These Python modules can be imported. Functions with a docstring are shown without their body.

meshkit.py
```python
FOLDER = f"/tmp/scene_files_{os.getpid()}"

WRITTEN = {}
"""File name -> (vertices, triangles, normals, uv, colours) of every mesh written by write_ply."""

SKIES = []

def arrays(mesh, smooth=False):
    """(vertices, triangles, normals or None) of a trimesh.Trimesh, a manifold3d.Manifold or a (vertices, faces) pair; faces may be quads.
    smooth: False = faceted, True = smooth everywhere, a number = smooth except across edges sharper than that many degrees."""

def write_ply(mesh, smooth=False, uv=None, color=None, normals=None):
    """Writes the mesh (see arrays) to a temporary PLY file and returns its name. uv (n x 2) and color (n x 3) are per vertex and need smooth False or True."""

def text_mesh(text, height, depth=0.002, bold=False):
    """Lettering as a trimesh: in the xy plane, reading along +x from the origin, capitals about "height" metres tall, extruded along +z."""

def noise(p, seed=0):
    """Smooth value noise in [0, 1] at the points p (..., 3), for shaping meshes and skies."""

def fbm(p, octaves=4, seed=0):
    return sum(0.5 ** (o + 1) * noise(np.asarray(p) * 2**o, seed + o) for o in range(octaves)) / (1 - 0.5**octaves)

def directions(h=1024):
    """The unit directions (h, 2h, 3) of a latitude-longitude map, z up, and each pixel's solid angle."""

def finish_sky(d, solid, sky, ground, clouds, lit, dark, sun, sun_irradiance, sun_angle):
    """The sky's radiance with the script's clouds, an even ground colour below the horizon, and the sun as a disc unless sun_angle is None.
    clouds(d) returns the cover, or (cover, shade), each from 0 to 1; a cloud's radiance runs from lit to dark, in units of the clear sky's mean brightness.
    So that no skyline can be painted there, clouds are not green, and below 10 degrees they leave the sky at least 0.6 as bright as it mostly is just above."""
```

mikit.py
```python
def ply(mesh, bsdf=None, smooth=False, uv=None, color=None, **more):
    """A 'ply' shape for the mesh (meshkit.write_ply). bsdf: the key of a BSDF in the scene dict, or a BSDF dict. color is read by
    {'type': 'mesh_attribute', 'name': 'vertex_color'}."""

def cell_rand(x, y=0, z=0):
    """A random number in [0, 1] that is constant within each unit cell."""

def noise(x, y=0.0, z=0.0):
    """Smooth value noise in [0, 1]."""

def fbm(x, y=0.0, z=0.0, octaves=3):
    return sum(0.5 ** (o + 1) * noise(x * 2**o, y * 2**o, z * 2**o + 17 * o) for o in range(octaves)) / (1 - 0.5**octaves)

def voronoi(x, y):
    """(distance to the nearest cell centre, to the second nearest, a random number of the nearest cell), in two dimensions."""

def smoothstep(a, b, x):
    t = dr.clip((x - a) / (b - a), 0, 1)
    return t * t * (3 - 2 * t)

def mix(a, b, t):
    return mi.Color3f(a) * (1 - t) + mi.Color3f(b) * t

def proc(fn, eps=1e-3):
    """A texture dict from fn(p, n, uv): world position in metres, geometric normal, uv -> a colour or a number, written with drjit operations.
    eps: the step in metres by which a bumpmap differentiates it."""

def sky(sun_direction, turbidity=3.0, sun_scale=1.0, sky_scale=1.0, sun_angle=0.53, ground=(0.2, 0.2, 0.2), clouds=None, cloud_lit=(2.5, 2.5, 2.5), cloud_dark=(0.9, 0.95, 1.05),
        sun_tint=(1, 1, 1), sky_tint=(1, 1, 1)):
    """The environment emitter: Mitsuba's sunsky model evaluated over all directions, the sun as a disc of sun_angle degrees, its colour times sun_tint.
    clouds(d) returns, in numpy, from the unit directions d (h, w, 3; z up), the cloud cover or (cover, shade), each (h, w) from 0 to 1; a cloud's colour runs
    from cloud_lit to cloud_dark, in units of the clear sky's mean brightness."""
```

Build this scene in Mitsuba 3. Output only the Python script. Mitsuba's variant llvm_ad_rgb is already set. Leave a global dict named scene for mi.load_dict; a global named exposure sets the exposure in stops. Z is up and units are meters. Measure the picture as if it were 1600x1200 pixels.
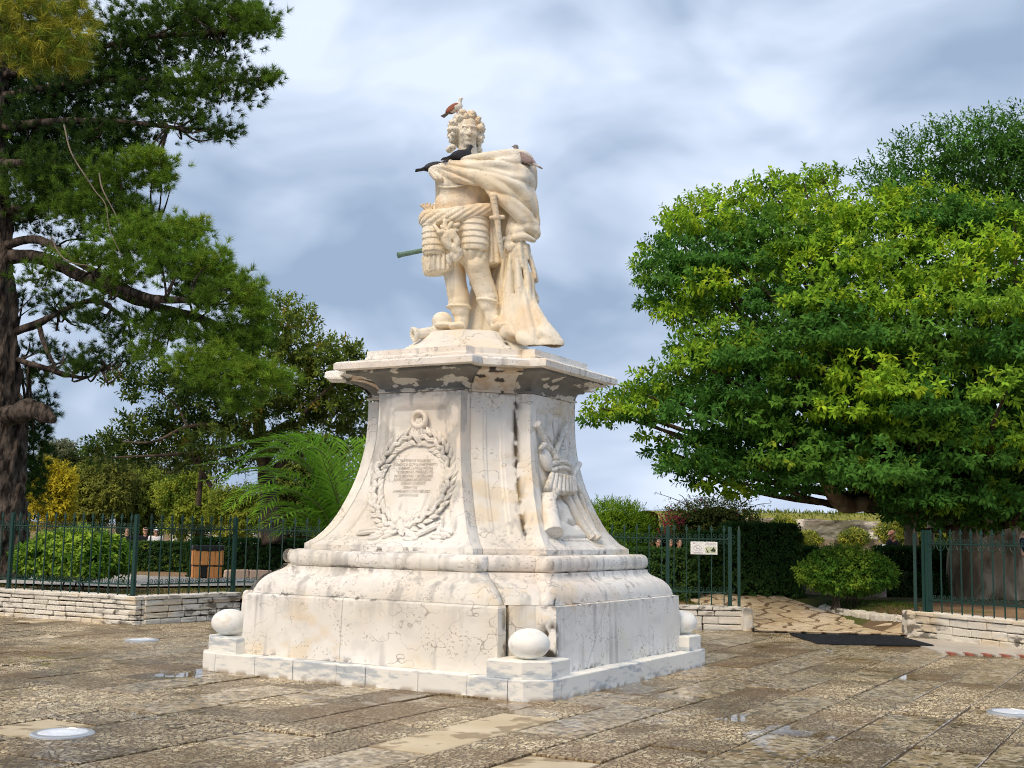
import math, numpy as np, trimesh, drjit as dr, mitsuba as mi, mikit, meshkit
from shapely.geometry import Polygon, box as sbox, Point, LineString, MultiPoint
from shapely.ops import voronoi_diagram
from mikit import proc, noise, fbm, voronoi, cell_rand, smoothstep, mix
from meshkit import fbm as nfbm, noise as nnoise
T = mi.ScalarTransform4f
scene, labels = {}, {}
rng = np.random.default_rng(7)

# ------------------------------------------------------------------ camera, light, exposure
F_PX, PITCH, ROLL = 1889.0, math.radians(6.94), math.radians(1.13)
EYE = np.array([0, 0, 1.6])
_f = np.array([0, math.cos(PITCH), math.sin(PITCH)])
_u0, _r0 = np.array([0, -math.sin(PITCH), math.cos(PITCH)]), np.array([1.0, 0, 0])
_up = _u0 * math.cos(ROLL) - _r0 * math.sin(ROLL)
scene['camera'] = dict(type='perspective', fov=2 * math.degrees(math.atan(800 / F_PX)), fov_axis='x', near_clip=0.1, far_clip=3000.0,
                       to_world=T().look_at(origin=EYE.tolist(), target=(EYE + _f).tolist(), up=_up.tolist()))
exposure = 1.40
SUN = np.array([-0.36, -0.62, 0.74])


def clouds(d):
    x, y, z = d[..., 0], d[..., 1], d[..., 2]
    w = np.stack([nfbm(d * 5 + 11, 3, 5), nfbm(d * 5 + 31, 3, 9), nfbm(d * 5 + 51, 3, 15)], -1) - 0.5
    a = nfbm(d * np.array([3.0, 3.0, 5.2]) + w * 0.9 + 4.3, 5, 21)
    b = nfbm(d * np.array([9.0, 9.0, 17]) + w * 2.0 + 7, 5, 33)
    big = nfbm(d * np.array([1.6, 1.6, 2.6]) + 3, 2, 13)
    shade = np.clip(0.32 + 2.8 * (a - 0.5) + 1.5 * (b - 0.5) + 1.2 * (big - 0.5) + 0.55 * np.clip((z - 0.20) * 3.2, 0, 1), 0, 1)
    gap = np.clip((0.44 - nfbm(d * np.array([2.6, 2.6, 9]) + w + 19, 4, 41)) * 6, 0, 0.8) * np.clip((0.35 - z) * 5, 0.15, 1)
    return 1 - gap, shade


scene['sky'] = mikit.sky(SUN, turbidity=3, sun_scale=0.8, sky_scale=0.9, sun_angle=30, ground=(0.2, 0.19, 0.17), clouds=clouds,
                         cloud_lit=(3.9, 4.4, 5.3), cloud_dark=(1.65, 2.2, 3.05), sun_tint=(1, 0.97, 0.92), sky_tint=(1.0, 1.0, 1.0))


# ------------------------------------------------------------------ helpers
def key_for(name):
    if name not in scene and name not in labels:
        return name
    n = 1
    while f'{name}_{n:03d}' in scene or f'{name}_{n:03d}' in labels:
        n += 1
    return f'{name}_{n:03d}'


def thing(name, label, cat, group=None, kind=None):
    k = key_for(name)
    labels[k] = {'label': label, 'category': cat}
    if group: labels[k]['group'] = group
    if kind: labels[k]['kind'] = kind
    return k


COUNT = {}


def put(name, mesh, mat, parent=None, smooth=False, label=None, kind=None, tf=None, **kw):
    """one entry of scene: a part of parent, or a top-level object"""
    base = f'{parent}__{name}' if parent else name
    n = COUNT.get(base, 0)
    k = base if n == 0 and base not in labels and base not in scene else None
    if k is None:
        n = max(n, 1)
        while f'{base}_{n:03d}' in scene: n += 1
        k = f'{base}_{n:03d}'
    COUNT[base] = n + 1
    s = dict(mesh) if isinstance(mesh, dict) else mikit.ply(mesh, mat, smooth=smooth, **kw)
    if isinstance(mesh, dict) and mat: s['bsdf'] = {'type': 'ref', 'id': mat}
    if tf is not None: s['to_world'] = tf
    scene[k] = s
    if label or kind:
        labels.setdefault(k, {})
        if label: labels[k]['label'] = label
        if kind: labels[k]['kind'] = kind
    return k


def top(name, mesh, mat, label, cat, group=None, kind=None, **kw):
    k = put(name, mesh, mat, None, **kw)
    labels[k] = {'label': label, 'category': cat}
    if group: labels[k]['group'] = group
    if kind: labels[k]['kind'] = kind
    return k


def structure(name, mesh, mat, label=None, **kw):
    k = put(name, mesh, mat, None, **kw)
    labels[k] = {'kind': 'structure'}
    if label: labels[k]['label'] = label
    return k


def at(px, py, Y):
    """the point at distance Y (along y) that the photograph shows at px, py (1600 x 1200)"""
    cr, sr = math.cos(ROLL), math.sin(ROLL)
    dx, dy = px - 800, py - 600
    ax, ay = (dx * cr + dy * sr) / F_PX, (-dx * sr + dy * cr) / F_PX
    c, s = math.cos(PITCH), math.sin(PITCH)
    d = np.array([ax, c + ay * s, s - ay * c])
    return EYE + d * (Y / d[1])


def cat_(ms):
    return trimesh.util.concatenate([trimesh.Trimesh(m[0], m[1], process=False) if isinstance(m, tuple) else m for m in ms])


def tube(pts, rad, n=8, caps=True, twist=None):
    """a tube through pts with radii rad"""
    pts = np.asarray(pts, float); rad = np.broadcast_to(np.asarray(rad, float), (len(pts),))
    tg = np.gradient(pts, axis=0); tg /= np.linalg.norm(tg, axis=1, keepdims=True) + 1e-12
    ref = np.array([0, 0, 1.0]) if abs(tg[0][2]) < 0.9 else np.array([1.0, 0, 0])
    rings = []
    s = np.cross(tg[0], ref); s /= np.linalg.norm(s)
    a = np.arange(n) * 2 * np.pi / n
    for p, t, r in zip(pts, tg, rad):
        s = s - t * (s @ t); s /= np.linalg.norm(s) + 1e-12
        b = np.cross(t, s)
        rings.append(p + r * (np.cos(a)[:, None] * s + np.sin(a)[:, None] * b))
    return loft(rings, caps)


def loft(rings, caps=True, poly_caps=False):
    rings = [np.asarray(r, float) for r in rings]
    K, N = len(rings), len(rings[0])
    v = np.vstack(rings); i = np.arange(N); j = (i + 1) % N
    f = []
    for k in range(K - 1):
        a, b = k * N, (k + 1) * N
        f += [np.stack([a + i, a + j, b + j], 1), np.stack([a + i, b + j, b + i], 1)]
    if caps and not poly_caps:
        c0, c1 = len(v), len(v) + 1
        v = np.vstack([v, rings[0].mean(0), rings[-1].mean(0)])
        f += [np.stack([j, i, i * 0 + c0], 1), np.stack([(K - 1) * N + i, (K - 1) * N + j, i * 0 + c1], 1)]
    elif poly_caps:
        for o, r, flip in ((0, rings[0], True), ((K - 1) * N, rings[-1], False)):
            t = earcut(r[:, :2])
            f.append((t[:, ::-1] if flip else t) + o)
    return trimesh.Trimesh(v, np.vstack(f), process=False)


def earcut(xy):
    import mapbox_earcut as me
    t = me.triangulate_float64(np.asarray(xy, float), np.array([len(xy)], np.uint32)).reshape(-1, 3).astype(int)
    p = np.asarray(xy)[t]
    c = np.cross(p[:, 1] - p[:, 0], p[:, 2] - p[:, 0])
    t[c < 0] = t[c < 0][:, ::-1]
    return t


def spline(pts, n=8):
    """Catmull-Rom through pts (rows may carry extra columns such as radii)"""
    p = np.asarray(pts, float)
    p = np.vstack([2 * p[0] - p[1], p, 2 * p[-1] - p[-2]])
    out = []
    for k in range(1, len(p) - 2):
        t = np.linspace(0, 1, n, endpoint=False)[:, None]
        a, b, c, d = p[k - 1:k + 3]
        out.append(0.5 * (2 * b + (c - a) * t + (2 * a - 5 * b + 4 * c - d) * t**2 + (3 * b - a - 3 * c + d) * t**3))
    return np.vstack(out + [p[-2:-1]])


def cbox(sx, sy, sz, c=0.01):
    """a box with chamfered edges, centred"""
    p = []
    for x in (-1, 1):
        for y in (-1, 1):
            for z in (-1, 1):
                h = np.array([x * sx / 2, y * sy / 2, z * sz / 2]); s = np.array([x, y, z]) * c
                p += [h - s * [0, 1, 1], h - s * [1, 0, 1], h - s * [1, 1, 0]]
    return trimesh.convex.convex_hull(np.array(p))


def rough_block(sx, sy, sz, c, amp, seed):
    """a hand-cut stone: a chamfered box whose corners wander"""
    m = cbox(sx, sy, sz, c); r = np.random.default_rng(seed)
    v = np.array(m.vertices); sg = np.sign(v)
    o = r.normal(0, amp, (2, 2, 2, 3))
    ix = (sg > 0).astype(int)
    v += o[ix[:, 0], ix[:, 1], ix[:, 2]] + r.normal(0, amp * 0.25, v.shape)
    return trimesh.Trimesh(v, m.faces, process=False)


def prism(xy, z0, z1, bevel=0.0):
    """an upright prism over the polygon xy (anticlockwise), the top edge bevelled"""
    xy = np.asarray(xy, float)
    rings = [np.c_[xy, np.full(len(xy), z0)]]
    if bevel:
        ins = inset(xy, bevel)
        rings += [np.c_[xy, np.full(len(xy), z1 - bevel)], np.c_[ins, np.full(len(xy), z1)]]
    else:
        rings.append(np.c_[xy, np.full(len(xy), z1)])
    return loft(rings, poly_caps=True)


def inset(xy, d):
    n = len(xy); out = []
    for k in range(n):
        a, b, c = xy[k - 1], xy[k], xy[(k + 1) % n]
        e, g = b - a, c - b
        e, g = e / (np.linalg.norm(e) + 1e-12), g / (np.linalg.norm(g) + 1e-12)
        m = np.array([-e[1] - g[1], e[0] + g[0]]); m /= max(1 + e @ g, 0.35)
        out.append(b + m * d)
    return np.array(out)


def ball(c, r, sub=2):
    m = trimesh.creation.icosphere(sub); m.apply_scale(r); m.apply_translation(c)
    return m


# ------------------------------------------------------------------ materials
def mat(name, d):
    scene[name] = d
    return name


def plain(name, rgb, rough=0.6, spec=0.4, metal=0.0):
    return mat(name, {'type': 'twosided', 'b': {'type': 'principled', 'base_color': {'type': 'rgb', 'value': list(rgb)}, 'roughness': rough, 'specular': spec, 'metallic': metal}})


def bumped(name, col, rough, bump, spec=0.4, scale=1.0, eps=2e-3):
    inner = {'type': 'principled', 'base_color': proc(col), 'roughness': rough if not callable(rough) else proc(rough), 'specular': spec}
    return mat(name, {'type': 'twosided', 'b': {'type': 'bumpmap', 'arbitrary': proc(bump, eps), 'scale': scale, 'b': inner} if bump else inner})


MC, MA = np.array([-0.491, 14.645]), math.radians(29.70)
MU = np.array([-math.sin(MA), -math.cos(MA)]); MV = np.array([math.cos(MA), -math.sin(MA)])


def UVd(p):
    x, y = p.x - float(MC[0]), p.y - float(MC[1])
    return x * float(MU[0]) + y * float(MU[1]), x * float(MV[0]) + y * float(MV[1])


def line_noise(x, y, z, w):
    return 1 - smoothstep(0, w, dr.abs(fbm(x, y, z, 3) - 0.5))


def mix1(a, b, t): return a + (b - a) * t


LEDGES = (0.2, 0.866, 1.171, 1.372, 3.155)


def marble_col(grime, warm):
    def fn(p, n, uv):
        x, y, z = p.x, p.y, p.z
        f1 = fbm(x * 1.3 + 5, y * 1.3, z * 1.3, 3)
        f2 = fbm(x * 5, y * 5 + 9, z * 5, 3)
        c = mix((0.69, 0.655, 0.585), (0.78, 0.768, 0.738), smoothstep(0.3, 0.65, f1))
        c = mix(c, (0.72, 0.60, 0.50), warm * smoothstep(0.54, 0.72, fbm(x * 0.9 + 31, y * 0.9, z * 0.9, 3)))
        c = mix(c, (0.50, 0.50, 0.48), 0.30 * smoothstep(0.5, 0.75, f2))
        wx, wy, wz = x + 0.12 * f2, y + 0.1 * noise(x * 6, y * 6, z * 6), z
        vein = line_noise(wx * 3.2, wy * 3.2, wz * 3.2 + 40, 0.008) * smoothstep(0.45, 0.62, noise(x * 1.7 + 3, y * 1.7, z * 2.2))
        vein = dr.maximum(vein, 0.8 * line_noise(wx * 7 + 13, wy * 7, wz * 7, 0.010) * smoothstep(0.60, 0.70, noise(x * 2.1 + 23, y * 2.1, z * 2.9)))
        c = mix(c, (0.20, 0.17, 0.13), 0.62 * vein)
        led = mi.Float(0)
        for zl in LEDGES:
            led = dr.maximum(led, dr.exp(-dr.abs(z - zl - 0.0) / 0.035))
        spots = smoothstep(0.52, 0.66, fbm(x * 17, y * 17, z * 21, 3)) * smoothstep(0.42, 0.62, fbm(x * 2.3 + 7, y * 2.3, 3.0, 2))
        c = mix(c, (0.10, 0.09, 0.075), grime * led * spots * 0.95)
        u, v = UVd(p)
        k = v - u
        kj = mix1(0.36, 0.375, smoothstep(0.85, 1.4, z))
        jm = dr.exp(-dr.square((k - kj) / mix1(0.13, 0.045, smoothstep(0.8, 1.3, z)))) * (u > 0) * smoothstep(mix1(0.40, 0.42, 0.0), 0.56, fbm(x * 9, y * 9, z * 6 + 3, 3)) * 1.0
        c = mix(c, (0.07, 0.055, 0.04), dr.clip(grime * jm * smoothstep(0.15, 0.5, noise(z * 2.3, 4.0, 1.0)) * 1.15, 0, 1))
        jl = dr.exp(-dr.square((k + 0.30) / 0.05)) * (u > 0) * smoothstep(0.46, 0.62, fbm(x * 10, y * 10, z * 7 + 9, 3)) * smoothstep(1.2, 0.9, z)
        c = mix(c, (0.10, 0.08, 0.055), grime * 0.8 * jl)
        och = smoothstep(0.52, 0.66, fbm(x * 3.1 + 12, y * 3.1, z * 4, 4)) * smoothstep(0.50, 0.66, noise(x * 0.9 + 2, y * 0.9, z * 1.1))
        c = mix(c, (0.66, 0.50, 0.27), grime * 0.38 * och)
        gp = smoothstep(0.47, 0.56, fbm(x * 4.4 + 3, y * 4.4, z * 2.4, 4) - 0.22 * smoothstep(0.0, 0.30, dr.abs(dr.abs(v) - 0.46)) + 0.10 * smoothstep(2.2, 3.1, z)) * smoothstep(1.7, 2.1, z) * (u > 1.0) * smoothstep(3.18, 3.12, z)
        c = mix(c, (0.33, 0.33, 0.32), grime * 0.75 * gp * (0.5 + 0.5 * fbm(x * 20, y * 20, z * 20, 2)))
        wash = smoothstep(0.45, 0.7, fbm(x * 11, y * 11, z * 1.3 + 2, 3)) * (smoothstep(0.35, 0.0, 1.372 - z) * (z < 1.372) * (z > 1.17) * 0.8 + smoothstep(0.32, 0.0, 1.17 - z) * (z < 1.17) * (z > 0.87) * 0.5 + smoothstep(0.4, 0.0, 0.866 - z) * (z < 0.866) * 0.35)
        c = mix(c, (0.30, 0.295, 0.275), grime * 0.6 * wash)
        streak = smoothstep(0.55, 0.78, fbm(x * 14 + 2, y * 14, z * 0.9, 2)) * smoothstep(0.35, 0.6, noise(x * 2, y * 2, z * 1.2 + 8))
        c = mix(c, (0.36, 0.355, 0.335), grime * 0.65 * streak)
        fly = smoothstep(0.70, 0.76, noise(x * 45, y * 45, z * 45)) * smoothstep(0.5, 0.7, noise(x * 4, y * 4, z * 4 + 5))
        return mix(c, (0.30, 0.26, 0.20), 0.5 * fly)
    return fn


def marble_bump(p, n, uv):
    return 0.006 * fbm(p.x * 22, p.y * 22, p.z * 22, 3) + 0.004 * fbm(p.x * 4, p.y * 4, p.z * 4, 2)


def cove_col(p, n, uv):
    x, y, z = p.x, p.y, p.z
    u, v = UVd(p)
    k = dr.abs(dr.abs(u) - dr.abs(v))
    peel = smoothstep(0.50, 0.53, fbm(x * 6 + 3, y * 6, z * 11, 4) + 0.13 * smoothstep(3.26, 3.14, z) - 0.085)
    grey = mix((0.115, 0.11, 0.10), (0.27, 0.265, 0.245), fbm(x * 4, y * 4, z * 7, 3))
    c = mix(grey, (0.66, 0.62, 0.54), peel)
    corner = smoothstep(0.345, 0.335, k) * 1.0
    rust = smoothstep(0.5, 0.62, fbm(x * 6 + 9, y * 6, z * 6, 3))
    cc = mix((0.70, 0.64, 0.55), (0.50, 0.30, 0.14), 0.5 * rust)
    cc = mix(cc, (0.07, 0.06, 0.05), smoothstep(0.60, 0.66, fbm(x * 9, y * 9 + 4, z * 9, 3)))
    return mix(c, cc, corner)


def plinth_col(p, n, uv):
    x, y, z = p.x, p.y, p.z
    g = 0.55 * fbm(x * 2.2 + 0.7 * noise(x * 4, y * 4, z * 4), y * 2.2, z * 5, 4) + 0.45 * fbm(x * 9, y * 9, z * 26, 4)
    c = mix((0.76, 0.75, 0.70), (0.45, 0.49, 0.52), smoothstep(0.48, 0.66, g))
    c = mix(c, (0.30, 0.33, 0.36), 0.6 * line_noise(x * 3, y * 3, z * 7, 0.02) * smoothstep(0.5, 0.6, g))
    low = smoothstep(0.06, 0.0, z) * smoothstep(0.4, 0.6, fbm(x * 8, y * 8, z * 8, 2))
    return mix(c, (0.22, 0.15, 0.08), 0.7 * low)


def statue_col(p, n, uv):
    x, y, z = p.x, p.y, p.z
    f = fbm(x * 2.5, y * 2.5, z * 2.5, 3)
    c = mix((0.75, 0.655, 0.49), (0.79, 0.73, 0.61), smoothstep(0.35, 0.62, f))
    c = mix(c, (0.70, 0.66, 0.57), smoothstep(0.45, 0.7, fbm(x * 1.5, y * 1.5 + 8, z * 0.8, 3)) * 0.8)
    c = mix(c, (0.66, 0.47, 0.27), 0.45 * smoothstep(0.52, 0.7, fbm(x * 4 + 9, y * 4, z * 2.2, 3)))
    spots = smoothstep(0.76, 0.80, noise(x * 42, y * 42, z * 42)) * smoothstep(0.48, 0.68, noise(x * 5, y * 5, z * 5))
    c = mix(c, (0.26, 0.23, 0.18), 0.4 * spots)
    st = smoothstep(0.54, 0.74, fbm(x * 16 + 2, y * 16, z * 1.1, 3)) * smoothstep(0.42, 0.62, noise(x * 2.4, y * 2.4, z * 1.5 + 8))
    c = mix(c, (0.40, 0.385, 0.34), 0.45 * st)
    crack = line_noise(x * 5, y * 5, z * 5, 0.008) * smoothstep(0.55, 0.65, noise(x * 3, y * 3, z * 3 + 4))
    return mix(c, (0.25, 0.18, 0.10), 0.45 * crack)


def wall_col(p, n, uv):
    x, y, z = p.x, p.y, p.z
    c = mix((0.56, 0.53, 0.46), (0.72, 0.70, 0.64), fbm(x * 2.6, y * 2.6, z * 5, 3))
    c = mix(c, (0.62, 0.50, 0.33), 0.6 * smoothstep(0.55, 0.7, fbm(x * 1.7 + 8, y * 1.7, z * 4, 3)))
    d = smoothstep(0.50, 0.62, fbm(x * 7, y * 7, z * 12, 4)) * smoothstep(0.44, 0.6, fbm(x * 1.1 + 3, y * 1.1, z, 2))
    return mix(c, (0.09, 0.08, 0.065), 0.85 * d)


def rock_bump(p, n, uv):
    return 0.02 * fbm(p.x * 9, p.y * 9, p.z * 14, 4)


bumped('marble', marble_col(1.0, 0.4), 0.55, marble_bump)
bumped('cove_stone', cove_col, 0.7, marble_bump)
bumped('plinth_marble', plinth_col, 0.45, marble_bump)
bumped('statue_marble', statue_col, 0.6, lambda p, n, uv: 0.008 * fbm(p.x * 34, p.y * 34, p.z * 34, 3))
bumped('wall_stone', wall_col, 0.75, rock_bump)
bumped('orb_white', lambda p, n, uv: mix((0.80, 0.80, 0.77), (0.62, 0.58, 0.50), 0.75 * smoothstep(0.50, 0.72, fbm(p.x * 9, p.y * 9, p.z * 9, 4))), 0.55, lambda p, n, uv: 0.003 * fbm(p.x * 30, p.y * 30, p.z * 30, 3))
plain('mortar_dark', (0.07, 0.055, 0.04), 0.9, 0.2)
plain('letter_grey', (0.47, 0.445, 0.40), 0.8, 0.2)
plain('green_paint', (0.006, 0.040, 0.031), 0.5, 0.5)
plain('baton_bronze', (0.13, 0.22, 0.17), 0.6, 0.4)
plain('lamp_rim', (0.62, 0.66, 0.70), 0.25, 0.5, 0.6)
plain('lamp_lens', (0.70, 0.75, 0.82), 0.15, 0.6)
plain('mat_rubber', (0.010, 0.012, 0.015), 0.6, 0.3)
plain('mat_rib', (0.016, 0.018, 0.022), 0.5, 0.3)
plain('bin_tan', (0.60, 0.27, 0.09), 0.65, 0.3)
plain('black_plastic', (0.012, 0.012, 0.012), 0.35, 0.4)
plain('sign_white', (0.80, 0.80, 0.79), 0.4, 0.4)
plain('sign_grey', (0.38, 0.37, 0.40), 0.6, 0.3)
plain('sign_green', (0.55, 0.60, 0.42), 0.6, 0.3)
plain('sign_dark', (0.04, 0.05, 0.03), 0.6, 0.3)
plain('skin', (0.52, 0.30, 0.21), 0.55, 0.4)
plain('hair_dark', (0.03, 0.02, 0.015), 0.6, 0.4)
plain('hair_grey', (0.45, 0.42, 0.38), 0.6, 0.4)
plain('cloth_black', (0.012, 0.013, 0.02), 0.85, 0.2)
plain('cloth_navy', (0.010, 0.012, 0.03), 0.85, 0.2)
plain('cloth_grey', (0.40, 0.40, 0.40), 0.85, 0.2)
plain('cloth_white', (0.75, 0.75, 0.77), 0.85, 0.2)
plain('cloth_cream', (0.72, 0.62, 0.52), 0.85, 0.2)
plain('cloth_red', (0.32, 0.02, 0.03), 0.8, 0.2)
plain('cloth_brown', (0.13, 0.06, 0.035), 0.85, 0.2)
plain('cloth_blue', (0.06, 0.09, 0.16), 0.85, 0.2)
plain('cap_red', (0.45, 0.24, 0.17), 0.8, 0.2)
plain('bird_dark', (0.025, 0.027, 0.036), 0.6, 0.4)
plain('bird_grey', (0.19, 0.18, 0.18), 0.7, 0.3)
plain('bird_light', (0.45, 0.43, 0.42), 0.7, 0.3)
plain('bird_rust', (0.30, 0.11, 0.07), 0.7, 0.3)
plain('bird_white', (0.66, 0.65, 0.60), 0.7, 0.3)
plain('bird_pink', (0.27, 0.21, 0.205), 0.7, 0.3)
plain('bird_leg', (0.35, 0.10, 0.08), 0.6, 0.3)
plain('white_paint', (0.80, 0.80, 0.78), 0.6, 0.3)
scene['leaf'] = {'type': 'principledthin', 'base_color': {'type': 'mesh_attribute', 'name': 'vertex_color'}, 'roughness': 0.42, 'diff_trans': 0.7, 'spec_trans': 0.0, 'eta': 1.4}
scene['needle'] = {'type': 'principledthin', 'base_color': {'type': 'mesh_attribute', 'name': 'vertex_color'}, 'roughness': 0.6, 'diff_trans': 0.5, 'spec_trans': 0.0, 'eta': 1.3}
def fix(m):
    if m.volume < 0: m.invert()
    return m


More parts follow.
